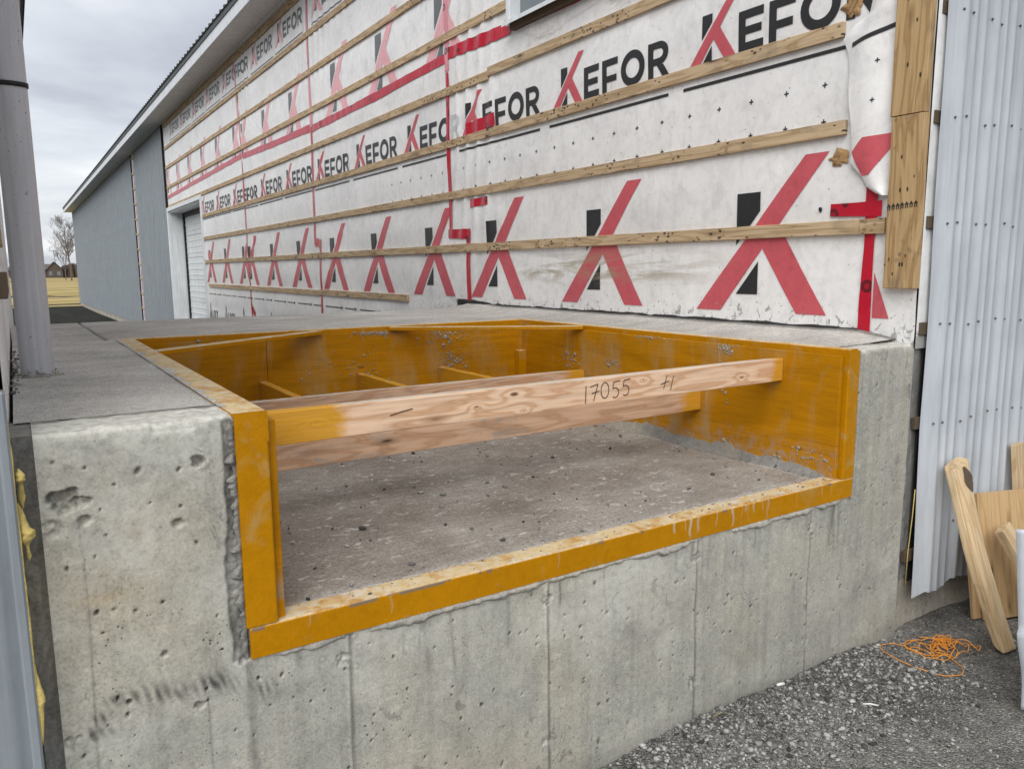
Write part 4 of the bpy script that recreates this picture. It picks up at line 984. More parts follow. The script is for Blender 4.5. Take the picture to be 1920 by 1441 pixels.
tape([(18.6, 3.12), (15.5, 3.17), (12.1, 3.215)], 0.075, seed=11); tape([(12.05, 3.20), (10.5, 3.165), (8.98, 3.14)], 0.080, seed=12); tape([(8.90, 3.125), (7.1, 3.14), (6.4, 3.16), (5.66, 3.175)], 0.075, seed=13)
tape([(5.60, 3.20), (5.1, 3.175), (4.70, 3.165)], 0.085, seed=14, off=0.006); tape([(4.72, 3.150), (4.0, 3.135), (3.0, 3.135)], 0.022, seed=15)
tape([(14.9, 1.80), (14.62, 1.805)], 0.10, seed=16); tape([(12.05, 1.0), (11.85, 0.86)], 0.09, seed=17)
tape([(5.30, 2.03), (5.03, 2.035)], 0.065, seed=18); tape([(5.32, 2.575), (4.92, 2.600)], 0.10, seed=19, off=0.007)
tape([(2.135, 1.772), (2.0, 1.768), (1.895, 1.766)], 0.058, seed=20, off=0.009); tape([(1.944, 1.86), (1.945, 1.6), (1.948, 1.245)], 0.052, seed=21, off=0.006)
tape([(6.36, 4.10), (6.25, 4.09)], 0.10, 'tape_pink', seed=22)
# red corner of the next printed letter, peeping out beside the tape
stamp('printed_letter', glyph([[(0, 0), (0.075, 0), (0, 0.19)]], 0.03), 1.915, 1.315, 'p_red', s_low1, 0.0022)
# tarred edge where wrap meets the slab
V = []; F = []
for i in range(141):
    y = 1.95+i*0.0256; h = 0.010+0.016*float(fbm(np.array(y*11), np.array(1.), 4, 3)); zb = DT+0.028
    if y > 5.0: zb += 0.012*min(1, (y-5.0)/0.3); h += 0.006
    V += [(XW-0.010, y, zb-0.02), (XW-0.009, y, zb+h*0.6), (XW-0.004, y, zb+h)]
for i in range(140): k = i*3; F += [(k, k+1, k+4, k+3), (k+1, k+2, k+5, k+4)]
mesh('membrane_edge', V, F, 'tar', bld)

# ---- furring strips
def strip(y0, y1, z, h=0.060, t=0.019, dz=0.0, x=None, mat='furring'):
    xc = (XW-0.004 if x is None else x)-t/2
    n = max(1, int(abs(y1-y0)/0.35))
    return plank('furring_strip', (xc, y0, z-h/2), (xc, y1, z-h/2+dz), h, t, mat, bld, bev=0.0015, rough=0.0016, seg=n)
G_ = 0.003
strip(6.455, 8.86, 1.303); strip(8.86+G_, 14.93, 1.297)
for a, b in ((1.872, 1.985), (1.985+G_, 5.02), (5.02+G_, 5.34), (5.34+G_, 9.10), (9.10+G_, 12.3), (12.3+G_, 15.10)): strip(a, b, 1.725)
for a, b in ((2.078, 5.02), (5.02+G_, 5.60), (5.60+G_, 8.7), (8.7+G_, 12.0), (12.0+G_, 15.10)): strip(a, b, 2.143)
for a, b in ((2.112, 5.03), (5.03+G_, 8.7), (8.7+G_, 12.25), (12.25+G_, 15.16)): strip(a, b, 2.543)
strip(1.90, 5.00, 2.968); strip(5.00+G_, 5.63, 2.945); strip(5.63+G_, 8.9, 2.947); strip(8.9+G_, 12.2, 2.947); strip(12.2+G_, 18.62, 2.945)
for a, b in ((4.735, 5.05), (5.05+G_, 8.75), (8.75+G_, 12.4), (12.4+G_, 18.62)): strip(a, b, 3.355)
for a, b in ((4.735, 8.6), (8.6+G_, 12.2), (12.2+G_, 18.62)): strip(a, b, 3.77)
for a, b in ((1.9, 5.2), (5.2+G_, 8.8), (8.8+G_, 12.3), (12.3+G_, 18.62)): strip(a, b, 4.175)
for a, b in ((1.9, 5.2), (5.2+G_, 9.4), (9.4+G_, 13.2), (13.2+G_, 18.62)): strip(a, b, 4.672, 0.105)
for z in (1.725, 2.143, 2.543): pass
# ---- corner planks
plank('corner_plank', (XW-0.024, 1.796, 2.116), (XW-0.024, 1.800, 4.66), 0.140, 0.038, 'corner_wood', bld, (0, 1, 0), rough=0.001, seg=8)
plank('corner_plank', (XW-0.024, 1.785, 1.441), (XW-0.024, 1.790, 2.113), 0.132, 0.038, 'corner_wood', bld, (0, 1, 0), rough=0.001, seg=6)
# stamped row of small arrows on the lower plank
AR = glyph([[(-0.006, 0), (-0.002, 0), (-0.002, 0.012), (-0.006, 0.012)], [(0.002, 0), (0.006, 0), (0.006, 0.012), (0.002, 0.012)], [(-0.009, 0.010+0.003), (0.009, 0.013), (0, 0.026)]], 0.1)
for k in range(7): stamp('stamped_arrow', AR, 1.846-0.0185*k, 1.752+0.0012*k, 'p_black', bld, 0.001, 1.0, None, lambda y, z: np.full_like(y, XW-0.043))

# ---- torn flap of wrap
FL = [(2.70, 1.965), (2.62, 1.985), (2.545, 2.00), (2.517, 2.062), (2.472, 2.108), (2.40, 2.086), (2.33, 2.068), (2.20, 2.058), (2.10, 2.048), (2.015, 2.036), (1.961, 2.039), (1.907, 1.996), (1.856, 1.959), (1.826, 1.914), (1.812, 1.89)]
fz = np.array([p[0] for p in FL])[::-1]; fyv = np.array([p[1] for p in FL])[::-1]
def flapx(y, z):
    y = np.asarray(y, float); z = np.asarray(z, float); yl = np.interp(z, fz, fyv); t = np.clip((y-1.862)/np.maximum(yl-1.862, 0.02), 0, 1)
    bul = 0.020*np.sin(t*math.pi*0.85)**1.5+0.010*t*t*(0.6+0.8*np.sin(z*9+1))+0.006*np.sin(z*17+y*40)*t+0.012*np.clip((1.95-z)/0.12, 0, 1)*t
    return XW-0.012-bul
Z = np.repeat(np.linspace(1.815, 2.70, 90)[None], 24, 0); T_ = np.repeat(np.linspace(0, 1, 24)[:, None], 90, 1); Y = 1.862+(np.interp(Z, fz, fyv)-1.862)*T_
flap = grid('torn_flap', flapx(Y, Z), Y, Z, 'wrap', bld, flip=True); flap['label'] = 'torn flap of white wrap hanging loose'
stamp('printed_line', glyph([[(0, 0.0), (0.09, 0.018), (0.205, 0.042), (0.205, 0.060), (0.09, 0.036), (0, 0.018)]], 0.02), 2.066, 2.428, 'p_black', flap, 0.002, 1, None, flapx)
stamp('printed_letter', glyph([[(0, 0.10), (0.05, 0.153), (0.18, 0.158), (0.18, 0.120), (0.085, 0.0), (0.045, 0.0)]], 0.015), 2.034, 1.903, 'p_red', flap, 0.002, 1, None, flapx)
for (yy, zz) in ((1.944, 2.352), (1.952, 2.199)): stamp('printed_cross', Cross, yy, zz, 'p_black', flap, 0.002, 0.8, None, flapx)
# torn holes showing the sheathing
def hole(cy, cz, ry, rz, seed, mat='osb'):
    V = [(XW-0.0105, cy, cz)]; F = []; n = 44
    for i in range(n):
        a = 2*math.pi*i/n; k = 0.62+0.6*float(vnoise(np.array(a*2.2+seed), np.array(seed*1.), seed))+0.14*rnd.random()
        for q, xx in ((0.62, -0.012), (1.0, -0.0065)): V.append((XW+xx, cy+ry*k*q*math.cos(a), cz+rz*k*q*math.sin(a)))
    for i in range(n): j = (i+1) % n; F += [(0, 1+2*i, 1+2*j), (1+2*i, 2+2*i, 2+2*j, 1+2*j)]
    o = mesh('torn_hole', V, F, mat, bld); return o
hole(2.108, 1.988, 0.044, 0.036, 5); hole(2.08, 2.60, 0.050, 0.055, 9); hole(2.188, 1.779, 0.009, 0.010, 3, 'black')
hole(12.2, 4.05, 0.06, 0.10, 7)

# ---- solid walls behind the skins
box('wall_core', XW+0.012, XW+0.16, YC+0.04, WY0, 0, WTOP, 'concrete_plain', bld); box('wall_core', XW+0.012, XW+0.16, WY1, DY0, 0, WTOP-0.002, 'concrete_plain', bld)
box('wall_core', XW+0.012, XW+0.16, WY0, WY1, 0, WZ0-0.02, 'concrete_plain', bld); box('wall_core', XW+0.012, XW+0.16, WY0, WY1, WZ1+0.02, WTOP-0.004, 'concrete_plain', bld)
box('wall_core', XW+0.012, XW+0.16, DYE, 48, -0.35, WTOP-0.002, 'concrete_plain', bld); box('wall_core', XW+0.012, XW+0.16, DY0, DYE, 2.82, WTOP-0.006, 'concrete_plain', bld)
box('wall_core', XW+0.02, 9.0, YC+0.035, YC+0.16, 0.2, 4.8, 'concrete_plain', bld)
# front return of the wrap with ends of the furring behind the metal
X, Z = np.meshgrid(np.linspace(XW-0.001, 3.20, 14), np.linspace(1.20, 4.68, 130), indexing='ij')
grid('wrap_return', X, YC-0.006-(fbm(X*12, Z*3, 3, 4)-0.3)*0.012*np.clip((X-XW)/0.02, 0, 1), Z, 'wrap', bld)
for z in (0.35, 0.92, 1.31, 1.73, 2.13, 2.53):
    plank('furring_strip', (3.056+rnd.uniform(-.006, .008), YC-0.006, z-0.03), (3.4, YC-0.004, z-0.03), 0.05, 0.020, 'block', bld, rough=0.001)
box('gap_shadow_strip', 3.102, 3.16, YC-0.005, YC-0.001, 0.2, 4.6, 'black', bld)  # black strip added as painted shadow in the gap behind the siding edge
X, Z = np.meshgrid(np.linspace(2.992, 3.13, 30), np.linspace(0.22, 1.215, 150), indexing='ij')
grid('mortar_fill', X, 1.742-0.030*fbm(X*30, Z*16, 4, 14)*np.clip((3.12-X)/0.10, 0.2, 1), Z, 'mortar', bld)
# ---- ribbed metal siding on the front face
def rib_profile(width, n_rib=4, r=0.010):
    """flat pan with trapezoid ribs; returns list of (u, out)"""
    pr = [(0, 0)]; sp = width/n_rib
    for k in range(n_rib):
        c = sp*(k+0.55)
        pr += [(c-0.022, 0), (c-0.012, r), (c+0.012, r), (c+0.022, 0)]
        for mm in (0.33, 0.62): 
            u = c+sp*mm
            if u < width-0.02: pr += [(u-0.010, 0), (u-0.006, 0.0035), (u+0.006, 0.0035), (u+0.010, 0)]
    pr = sorted(set(pr)); return [p for p in pr if p[0] < width-0.004]+[(width, 0)]
def siding_front(x0, width, z0, z1, y, mat='siding', wav=0.0, parent=bld, name='siding_panel', nrib=4):
    pr = rib_profile(width, nrib); zz = np.linspace(z0, z1, 26)
    U = np.array([p[0] for p in pr]); O = np.array([p[1] for p in pr])
    X, Z = np.meshgrid(x0+U, zz, indexing='ij'); Y = y-np.repeat(O[:, None], len(zz), 1)
    low = np.clip((0.9-Z)/0.8, 0, 1)
    Y = Y-wav*(1+np.sin((X-x0)*9+1))*low-0.003*(fbm(X*3, Z*1.2, 3, 8)-0.5)
    if wav: X = X+0.010*np.sin(Z*1.7)*np.exp(-((X-x0)/0.15)**2)+0.004*np.sin(Z*6)*np.exp(-((X-x0)/0.05)**2); Z = Z+low*0.012*np.sin((X-x0)*22)*(Z < z0+0.1)
    o = grid(name, X, Y, Z, mat, parent, smooth=False); return o
siding_front(3.078, 0.930, 0.137, 4.8, 1.706, wav=0.010); siding_front(3.992, 0.90, 0.140, 4.8, 1.7085); siding_front(4.876, 0.90, 0.140, 4.8, 1.7065); siding_front(5.76, 0.90, 0.14, 4.8, 1.7085); siding_front(6.644, 0.90, 0.14, 4.8, 1.7065)
V = []; F = []
def screw(x, y, z, r=0.006):
    k = len(V)
    for i in range(6): V.append((x+r*math.cos(i*1.0472), y-0.001, z+r*math.sin(i*1.0472)))
    for i in range(6): V.append((x+r*0.6*math.cos(i*1.0472), y-0.006, z+r*0.6*math.sin(i*1.0472)))
    for i in range(6): j = (i+1) % 6; F.append((k+i, k+j, k+6+j, k+6+i))
    F.append(tuple(k+6+i for i in range(6)))
for z in (2.511, 2.112, 1.702, 1.293, 0.882, 0.42, 2.93, 3.33):
    for k in range(5):
        for du in (-0.038, 0.038):
            for x0 in (3.090, 3.992): 
                x = x0+0.225*(k+0.55)+du
                if x < x0+0.9: screw(x+rnd.uniform(-.006, .006), 1.705, z+rnd.uniform(-.008, .008)-0.008*(k % 2))
o = mesh('screws', V, F, 'screw', bld); o['kind'] = 'stuff'
# foundation below the metal
X, Z = np.meshgrid(np.linspace(3.0, 8.5, 160), np.linspace(-0.05, 0.27, 14), indexing='ij')
grid('foundation', X, 1.752-0.01*fbm(X*8, Z*12, 4, 6)-0.05*np.clip((0.06-Z)/0.08, 0, 1)*fbm(X*3, Z, 2, 9), Z, 'concrete_plain', bld)
box('wall_core', 3.0, 9.0, 1.765, 1.90, -0.05, 0.30, 'concrete_plain', bld)

# ---- overhead door bay
RX = 3.34
for (y0, y1) in ((DY0-0.11, DY0), (DYE, DYE+0.12)): box('door_trim', XW-0.035, XW+0.005, y0, y1, -0.12, 2.80+0.02, 'trim', bld, 0.003)
box('door_trim', XW-0.0355, XW+0.0055, DY0-0.112, DYE+0.122, 2.82, 2.90, 'trim', bld, 0.003)
box('door_reveal', XW+0.004, RX, DYE, DYE+0.03, -0.12, 2.82, 'trim', bld); box('door_reveal', XW+0.004, RX, DY0-0.03, DY0, -0.12, 2.82, 'trim', bld); box('door_reveal', XW+0.004, RX, DY0, DYE, 2.79, 2.819, 'trim', bld)
door = box('overhead_door', RX+0.05, RX+0.09, DY0-0.1, DYE+0.1, -0.12, 2.9, 'door', bld)
zz0 = -0.10
for k in range(6):
    box('door_panel', RX+0.010, RX+0.048, DY0+0.03, DYE-0.05, zz0+0.004, zz0+0.476, 'door', door, 0.006)
    for q in range(3): box('panel_rib', RX+0.004, RX+0.0105, DY0+0.03, DYE-0.05, zz0+0.10+q*0.125, zz0+0.13+q*0.125, 'door', door, 0.002)
    zz0 += 0.478
box('weather_seal', RX-0.03, RX+0.012, DYE-0.045, DYE-0.002, -0.12, 2.79, 'black', bld); box('weather_seal', RX-0.03, RX+0.012, DY0, DYE-0.05, 2.70, 2.788, 'black', bld)

# ---- window over the wall
win = box('window', XW+0.06, XW+0.075, WY0+0.03, WY1-0.03, WZ0+0.03, WZ1-0.03, 'glass', bld)
box('window_frame', XW-0.03, XW+0.10, WY1-0.035, WY1+0.012, WZ0-0.01, WZ1+0.02, 'trim', win, 0.003); box('window_frame', XW-0.03, XW+0.10, WY0-0.012, WY0+0.035, WZ0-0.01, WZ1+0.02, 'trim', win, 0.003)
box('window_frame', XW-0.0295, XW+0.099, WY0+0.036, WY1-0.036, WZ1-0.03, WZ1+0.02, 'trim', win, 0.003); box('window_frame', XW+0.03, XW+0.098, WY0+0.036, WY1-0.036, WZ0, WZ0+0.045, 'trim', win, 0.003)
box('mullion', XW+0.035, XW+0.085, 3.88, 3.93, WZ0+0.046, WZ1-0.031, 'trim', win, 0.003)
V = [(XW+0.03, WY1-0.01, WZ0+0.03), (XW-0.085, WY1-0.02, WZ0-0.002), (XW-0.087, WY1-0.02, WZ0-0.030), (XW-0.083, WY1-0.02, WZ0-0.028), (XW-0.081, WY1-0.02, WZ0-0.006), (XW+0.03, WY1-0.01, WZ0+0.026)]
V += [(v[0], WY0+0.02, v[2]) for v in V]; F = [(i, (i+1) % 6, 6+(i+1) % 6, 6+i) for i in range(6)]+[(5, 4, 3, 2, 1, 0), (6, 7, 8, 9, 10, 11)]
mesh('sill_flashing', V, F, 'trim', win)
plank('sill_block', (XW-0.028, WY1-0.07, WZ0-0.030), (XW-0.028, WY0, WZ0-0.030), 0.05, 0.045, 'block', win)

# ---- far siding on the long wall (faces -x)
def siding_long(y0, width, z0, z1, x, mat='siding_far', nrib=4):
    pr = rib_profile(width, nrib, 0.016); zz = np.linspace(z0, z1, 5)
    U = np.array([p[0] for p in pr]); O = np.array([p[1] for p in pr])
    Y, Z = np.meshgrid(y0+U, zz, indexing='ij'); Xx = x-np.repeat(O[:, None], 5, 1)
    return grid('siding_panel', Xx, Y, Z, mat, bld, smooth=False, flip=True)
SZ0 = 0.02
for k in range(5): siding_long(18.79+0.93*k, 0.93, SZ0, WTOP, XW-0.022-0.0015*(k % 2))
for k in range(26): siding_long(24.02+0.923*k, 0.923, SZ0-0.006*k, WTOP, XW-0.022-0.0015*(k % 2))
Y, Z = np.meshgrid(np.linspace(23.4, 24.1, 12), np.linspace(-0.1, WTOP, 60), indexing='ij'); grid('wrap_sheet', XW-0.003*fbm(Y*5, Z*5, 3, 2), Y, Z, 'wrap', bld, flip=True)
for z in np.arange(0.08, 4.6, 0.405): strip(23.42, 24.03, float(z)+0.06, 0.06, 0.019)
tape([(23.75, 4.4), (23.72, 0.2)], 0.10, 'tape_pink', seed=31)
box('siding_edge', XW-0.035, XW-0.002, 23.985, 24.02, SZ0, WTOP-0.01, 'black', bld); box('siding_edge', XW-0.040, XW-0.002, DYE+0.121, DYE+0.135, 2.9, WTOP-0.01, 'black', bld)
V = []; F = []
for z in np.arange(0.35, 4.6, 0.405):
    for yb, n_ in ((18.79, 20), (24.02, 100)):
        for k in range(n_):
            y = yb+0.2325*(k+0.55)
            if yb > 20: y = yb+0.2308*(k+0.55)
            q = len(V); r_s = 0.008; xx = XW-0.0275
            V += [(xx, y-0.035-r_s, z-r_s), (xx, y-0.035+r_s, z-r_s), (xx-0.004, y-0.035, z+r_s), (xx, y-0.035+r_s, z+r_s*0.8)]; F += [(q, q+2, q+1), (q+1, q+2, q+3)]
o = mesh('screws', V, F, 'screw', bld); o['kind'] = 'stuff'
box('corner_trim', XW-0.045, XW+0.15, 48.0, 48.10, -0.16, WTOP, 'siding_far', bld)
X, Z = np.meshgrid(np.linspace(18.8, 48.05, 200), np.linspace(-0.45, 0.03, 8), indexing='ij'); grid('foundation', XW-0.004+0*X-0.006*fbm(X*4, Z*8, 3, 3), X, Z, 'concrete_plain', bld, flip=True)

# ---- eaves: soffit, fascia, ribbed roof
EX = 2.65
Y = np.arange(-2.0, 48.61, 0.10); n = len(Y); V = []; F = []
for i, y in enumerate(Y):
    for dz, dy in ((0.0, 0.0), (0.006, 0.012)): V += [(EX+0.004, y+dy*1.0, WTOP+0.004+dz), (XW+0.03, y+dy, WTOP+0.004+dz)]
for i in range(len(V)//2-1): k = i*2; F.append((k, k+2, k+3, k+1))
mesh('soffit', V, F, 'soffit', bld)
box('soffit_channel', XW-0.055, XW-0.022, -2, 18.75, WTOP-0.018, WTOP+0.006, 'soffit', bld); box('soffit_channel', XW-0.07, XW-0.03, 18.76, 48.05, WTOP-0.018, WTOP+0.006, 'soffit', bld)
box('fascia', EX-0.022, EX, -2, 48.6, WTOP-0.018, WTOP+0.175, 'trim', bld, 0.003)
V = []; F = []; k = 0; y = -2.0; RISE = 0.30
while y < 48.6:
    for (dy, h) in ((0, 0), (0.012, 0.032), (0.034, 0.032), (0.046, 0)):
        V += [(EX-0.055, y+dy, WTOP+0.200+h), (EX+5.5, y+dy, WTOP+0.200+h+5.55*RISE)]
    y += 0.225
for i in range(len(V)//2-1): q = i*2; F.append((q, q+2, q+3, q+1))
mesh('roof', V, F, 'roof', bld)
box('drip_edge', EX-0.035, EX-0.023, -2, 48.6, WTOP+0.13, WTOP+0.197, 'roof', bld)
mesh('gable_fascia', [(EX-0.022, 48.61, WTOP-0.02), (EX+5.5, 48.61, WTOP-0.02+5.5*RISE), (EX+5.5, 48.61, WTOP+0.2+5.5*RISE), (EX-0.022, 48.61, WTOP+0.2)], [(0, 1, 2, 3)], 'trim', bld)

# ================================================================== LEFT BUILDING
lb = empty('shed', (-2.5, 8, 0), 'grey metal sided building whose wrapped edge borders the dock beside the pipe', 'building')
LX = -0.034
Y, Z = np.meshgrid(np.linspace(1.70, 12.0, 260), np.linspace(0.0, 4.7, 120), indexing='ij')
grid('wrap_sheet', LX+0.004*fbm(Y*3, Z*3, 3, 2), Y, Z, 'wrap', lb)
box('wall_core', -5.0, LX-0.004, 1.72, 12.0, 0, 4.7, 'concrete_plain', lb)
for z in (1.63, 2.03, 2.43, 2.83): plank('furring_strip', (LX+0.011, 1.74, z), (LX+0.011, 2.55, z), 0.06, 0.019, 'furring', lb, rough=0.001, seg=4)
plank('furring_strip', (LX+0.014, 1.72, 1.51), (LX+0.014, 2.30, 1.51), 0.05, 0.022, 'block', lb)
siding_front(-0.96, 0.915, -0.02, 4.7, 1.668, 'siding_left', parent=lb, nrib=4); siding_front(-1.86, 0.905, -0.02, 4.7, 1.670, 'siding_left', parent=lb); siding_front(-2.75, 0.895, -0.02, 4.7, 1.668, 'siding_left', parent=lb)
box('wall_core', -5.0, -0.05, 1.676, 1.719, -0.02, 4.7, 'concrete_plain', lb)
box('corner_trim', -0.0485, -0.030, 1.655, 1.700, -0.02, 1.32, 'siding_left', lb, 0.004)
# oozing foam between siding and dock
gf = np.random.default_rng(31)
def foam(pts, n=26, m=14):
    c = np.array(pts); V = []; F = []; tt = np.linspace(0, len(c)-1, n); sd_ = float(gf.random()*50)
    for i, t in enumerate(tt):
        k = min(int(t), len(c)-2); x, y, z, r = c[k]*(1-(t-k))+c[k+1]*(t-k)
        for j in range(m):
            a = 2*math.pi*j/m; q = r*(0.45+1.15*float(fbm(np.array(sd_+i*0.33+math.cos(a)*0.8), np.array(math.sin(a)*0.8+i*0.21), 3, 7))); V.append((x+q*math.cos(a), y+q*math.sin(a)*0.8, z))
    for i in range(n-1):
        for j in range(m): F.append((i*m+j, i*m+(j+1) % m, (i+1)*m+(j+1) % m, (i+1)*m+j))
    F.append(tuple(range(m-1, -1, -1))); F.append(tuple((n-1)*m+j for j in range(m)))
    mesh('foam_bead', V, F, 'foam', lb, True)
foam([(-0.021, 1.676, 1.172, .001), (-0.020, 1.672, 1.162, .007), (-0.019, 1.671, 1.150, .007), (-0.020, 1.678, 1.142, .003), (-0.020, 1.690, 1.115, .006), (-0.021, 1.692, 1.088, .001)])
foam([(-0.028, 1.680, 1.105, .001), (-0.026, 1.677, 1.085, .006), (-0.024, 1.676, 1.066, .009), (-0.018, 1.672, 1.050, .014), (-0.020, 1.673, 1.036, .012), (-0.020, 1.678, 1.022, .003), (-0.018, 1.68, 1.000, .004), (-0.019, 1.68, 0.99, .001)], 34)
foam([(-0.030, 1.668, 0.80, .001), (-0.028, 1.665, 0.76, .004), (-0.024, 1.664, 0.715, .008), (-0.026, 1.664, 0.69, .006), (-0.029, 1.664, 0.62, .001)])
foam([(-0.031, 1.662, 1.29, .001), (-0.0305, 1.662, 1.2, .0028), (-0.030, 1.661, 1.0, .0022), (-0.030, 1.661, 0.85, .003), (-0.030, 1.661, 0.62, .001)], 60, 6)
# eave
box('soffit', -1.0, 0.30, 1.0, 12.4, 4.118, 4.15, 'soffit', lb); box('fascia', 0.301, 0.32, 1.0, 12.4, 4.10, 4.27, 'roof', lb)
mesh('roof', [(0.36, 0.9, 4.275), (0.36, 12.5, 4.275), (-5.2, 12.5, 5.9), (-5.2, 0.9, 5.9)], [(0, 1, 2, 3)], 'roof', lb)

# ================================================================== PIPE
pc = (0.041, 2.70); pr_ = 0.044
pipe = empty('grey_pipe', (pc[0], pc[1], DT), 'tall grey painted steel pipe rising from the slab beside the left building', 'pipe')
V = []; F = []; m = 40; zs = np.concatenate([[DT-0.02], np.linspace(DT, 4.112, 60)])
for z in zs:
    for k in range(m): a = 2*math.pi*k/m; V.append((pc[0]+pr_*math.cos(a), pc[1]+pr_*math.sin(a), z))
for i in range(len(zs)-1):
    for k in range(m): F.append((i*m+k, i*m+(k+1) % m, (i+1)*m+(k+1) % m, (i+1)*m+k))
mesh('shaft', V, F, 'pipe', pipe, True)
V = []; F = []
for z, r in ((2.055, 0.0445), (2.055, 0.0475), (2.068, 0.0475), (2.068, 0.0445)):
    for k in range(m): a = 2*math.pi*k/m; V.append((pc[0]+r*math.cos(a), pc[1]+r*math.sin(a), z+0.004*math.sin(a)))
for i in range(3):
    for k in range(m): F.append((i*m+k, i*m+(k+1) % m, (i+1)*m+(k+1) % m, (i+1)*m+k))
mesh('strap', V, F, 'black', pipe, True)
gg = np.random.default_rng(4)
a = gg.uniform(0, 6.28, 90); r = 0.044+gg.gamma(1.3, 0.006, 90)
o = rocks('mortar_crumbs', np.stack([pc[0]+r*np.cos(a), pc[1]+r*np.sin(a), np.full(90, DT+0.003)], 1), gg.uniform(0.003, 0.011, 90), np.clip(gg.normal(0.5, 0.2, 90), 0, 1), 'splatter', pipe, 6); o['kind'] = 'stuff'
a = gg.uniform(-2.6, 0.4, 45); zc = DT+gg.gamma(1.1, 0.006, 45)
o = rocks('mortar_crust', np.stack([pc[0]+0.044*np.cos(a), pc[1]+0.044*np.sin(a), zc], 1), gg.uniform(0.004, 0.009, 45), np.full(45, 0.5), 'splatter', pipe, 7); o['kind'] = 'stuff'
n = 70; yy = gg.uniform(2.3, 3.6, n)
o = rocks('slab_rubble', np.stack([LX+0.008+np.abs(gg.normal(0, 0.012, n)), yy, np.full(n, DT+0.006)], 1), gg.uniform(0.002, 0.008, n), np.clip(gg.normal(0.4, 0.2, n), 0, 1), 'stone', None, 16)
tag(o, 'dark mortar rubble along the wall foot beside the grey pipe', 'debris', None, 'stuff')

# ================================================================== SCRAP LEANING BY THE METAL WALL
# peeled pole
path = [((3.235, 1.378, 0.0), 0.050, 0.030), ((3.222, 1.42, 0.12), 0.048, 0.030), ((3.212, 1.47, 0.26), 0.049, 0.031), ((3.222, 1.52, 0.38), 0.050, 0.030), ((3.245, 1.57, 0.50), 0.054, 0.031), ((3.268, 1.615, 0.61), 0.057, 0.031), ((3.288, 1.652, 0.705), 0.060, 0.032)]
V = []; F = []; m = 10
for i, (c, hw, ht) in enumerate(path):
    for k in range(m):
        a = 2*math.pi*(k+0.5)/m; cx, cy = math.cos(a), math.sin(a); ex = 0.55
        px = math.copysign(abs(cx)**ex, cx)*hw*(1+rnd.uniform(-.05, .05)); py = math.copysign(abs(cy)**ex, cy)*ht*(1+rnd.uniform(-.08, .08))
        V.append((c[0]+px, c[1]+py, c[2]+(0.012*math.sin(k*2.1) if i in (0,) else 0)+(0.02*cx if i == len(path)-1 else 0)+(0.010 if i == 0 else 0)))
for i in range(len(path)-1):
    for k in range(m): F.append((i*m+k, i*m+(k+1) % m, (i+1)*m+(k+1) % m, (i+1)*m+k))
F.append(tuple(range(m-1, -1, -1))); F.append(tuple((len(path)-1)*m+k for k in range(m)))
# build in local space with X along the grain
A0 = Vector(path[0][0]); A1 = Vector(path[-1][0]); ax = (A1-A0).normalized(); zz = Vector((0, -1, 0)); zz = (zz-ax*zz.dot(ax)).normalized(); yy_ = zz.cross(ax)
LM = Matrix((ax, yy_, zz)).transposed().to_4x4(); LM.translation = A0; inv = LM.inverted()
me = bpy.data.meshes.new('peeled_pole'); me.from_pydata([tuple(inv @ Vector(v)) for v in V], [], F); me.update()
po = link('peeled_pole', me, 'fresh'); po.matrix_basis = LM
bm = bmesh.new(); bm.from_mesh(me); bmesh.ops.recalc_face_normals(bm, faces=bm.faces); bmesh.ops.bevel(bm, geom=[e for e in bm.edges if e.calc_face_angle(0) > 0.5], offset=0.004, segments=2, affect='EDGES'); bm.to_mesh(me); bm.free()
bv = [(3.268+0.032*(0.5+0.7*rnd.random())*math.cos(a)+0.022, 0, 0.655+0.055*(0.6+0.5*rnd.random())*math.sin(a)) for a in np.linspace(0, 6.0, 12)]
bk = mesh('bark_patch', [(x-0.004, 1.652-0.0345-0.16*(0.705-z)*2.3*1.04, z) for x, _, z in bv], [tuple(range(12))], 'block'); P(bk, po)
tag(po, 'rough peeled wooden pole with bark patch leaning on the metal siding', 'wood pole')
# plywood offcuts
def leaning(name, bl, br, tl, th, mat, label, cat, group=None):
    bl, br, tl = Vector(bl), Vector(br), Vector(tl); x = (br-bl); w = x.length; x.normalize(); z = tl-bl; z = z-x*z.dot(x); h = z.length; z.normalize(); y = z.cross(x)
    o = link(name, boxmesh(name, h, th, w, 0.001, 0.0), mat)
    m4 = Matrix((z, -y, x)).transposed().to_4x4(); m4.translation = bl+x*w/2+z*h/2+y*0
    o.matrix_basis = m4; return tag(o, label, cat, group)
leaning('plywood_sheet', (3.432, 1.555, 0.002), (4.05, 1.345, 0.002), (3.492, 1.640, 0.545), 0.018, 'ply', 'tan plywood offcut leaning against the metal siding behind the pole', 'plywood')
leaning('plywood_sheet', (3.405, 1.590, 0.002), (4.02, 1.40, 0.002), (3.470, 1.668, 0.500), 0.016, 'ply', 'second plywood offcut hidden mostly behind the front tan sheet', 'plywood')
plank('timber_offcut', (3.60, 1.33, 0.02), (3.465, 1.530, 0.425), 0.089, 0.038, 'fresh', None, (1, 0.2, 0.3))
tag(bpy.data.objects['timber_offcut'], 'short pale timber offcut leaning on the face of the plywood', 'timber')
o = plank('fence_board', (3.90, 1.615, 0.02), (3.855, 1.672, 0.712), 0.075, 0.022, 'fresh', None, (1, 0, 0)); tag(o, 'narrow upright board standing behind the plywood offcuts', 'board')
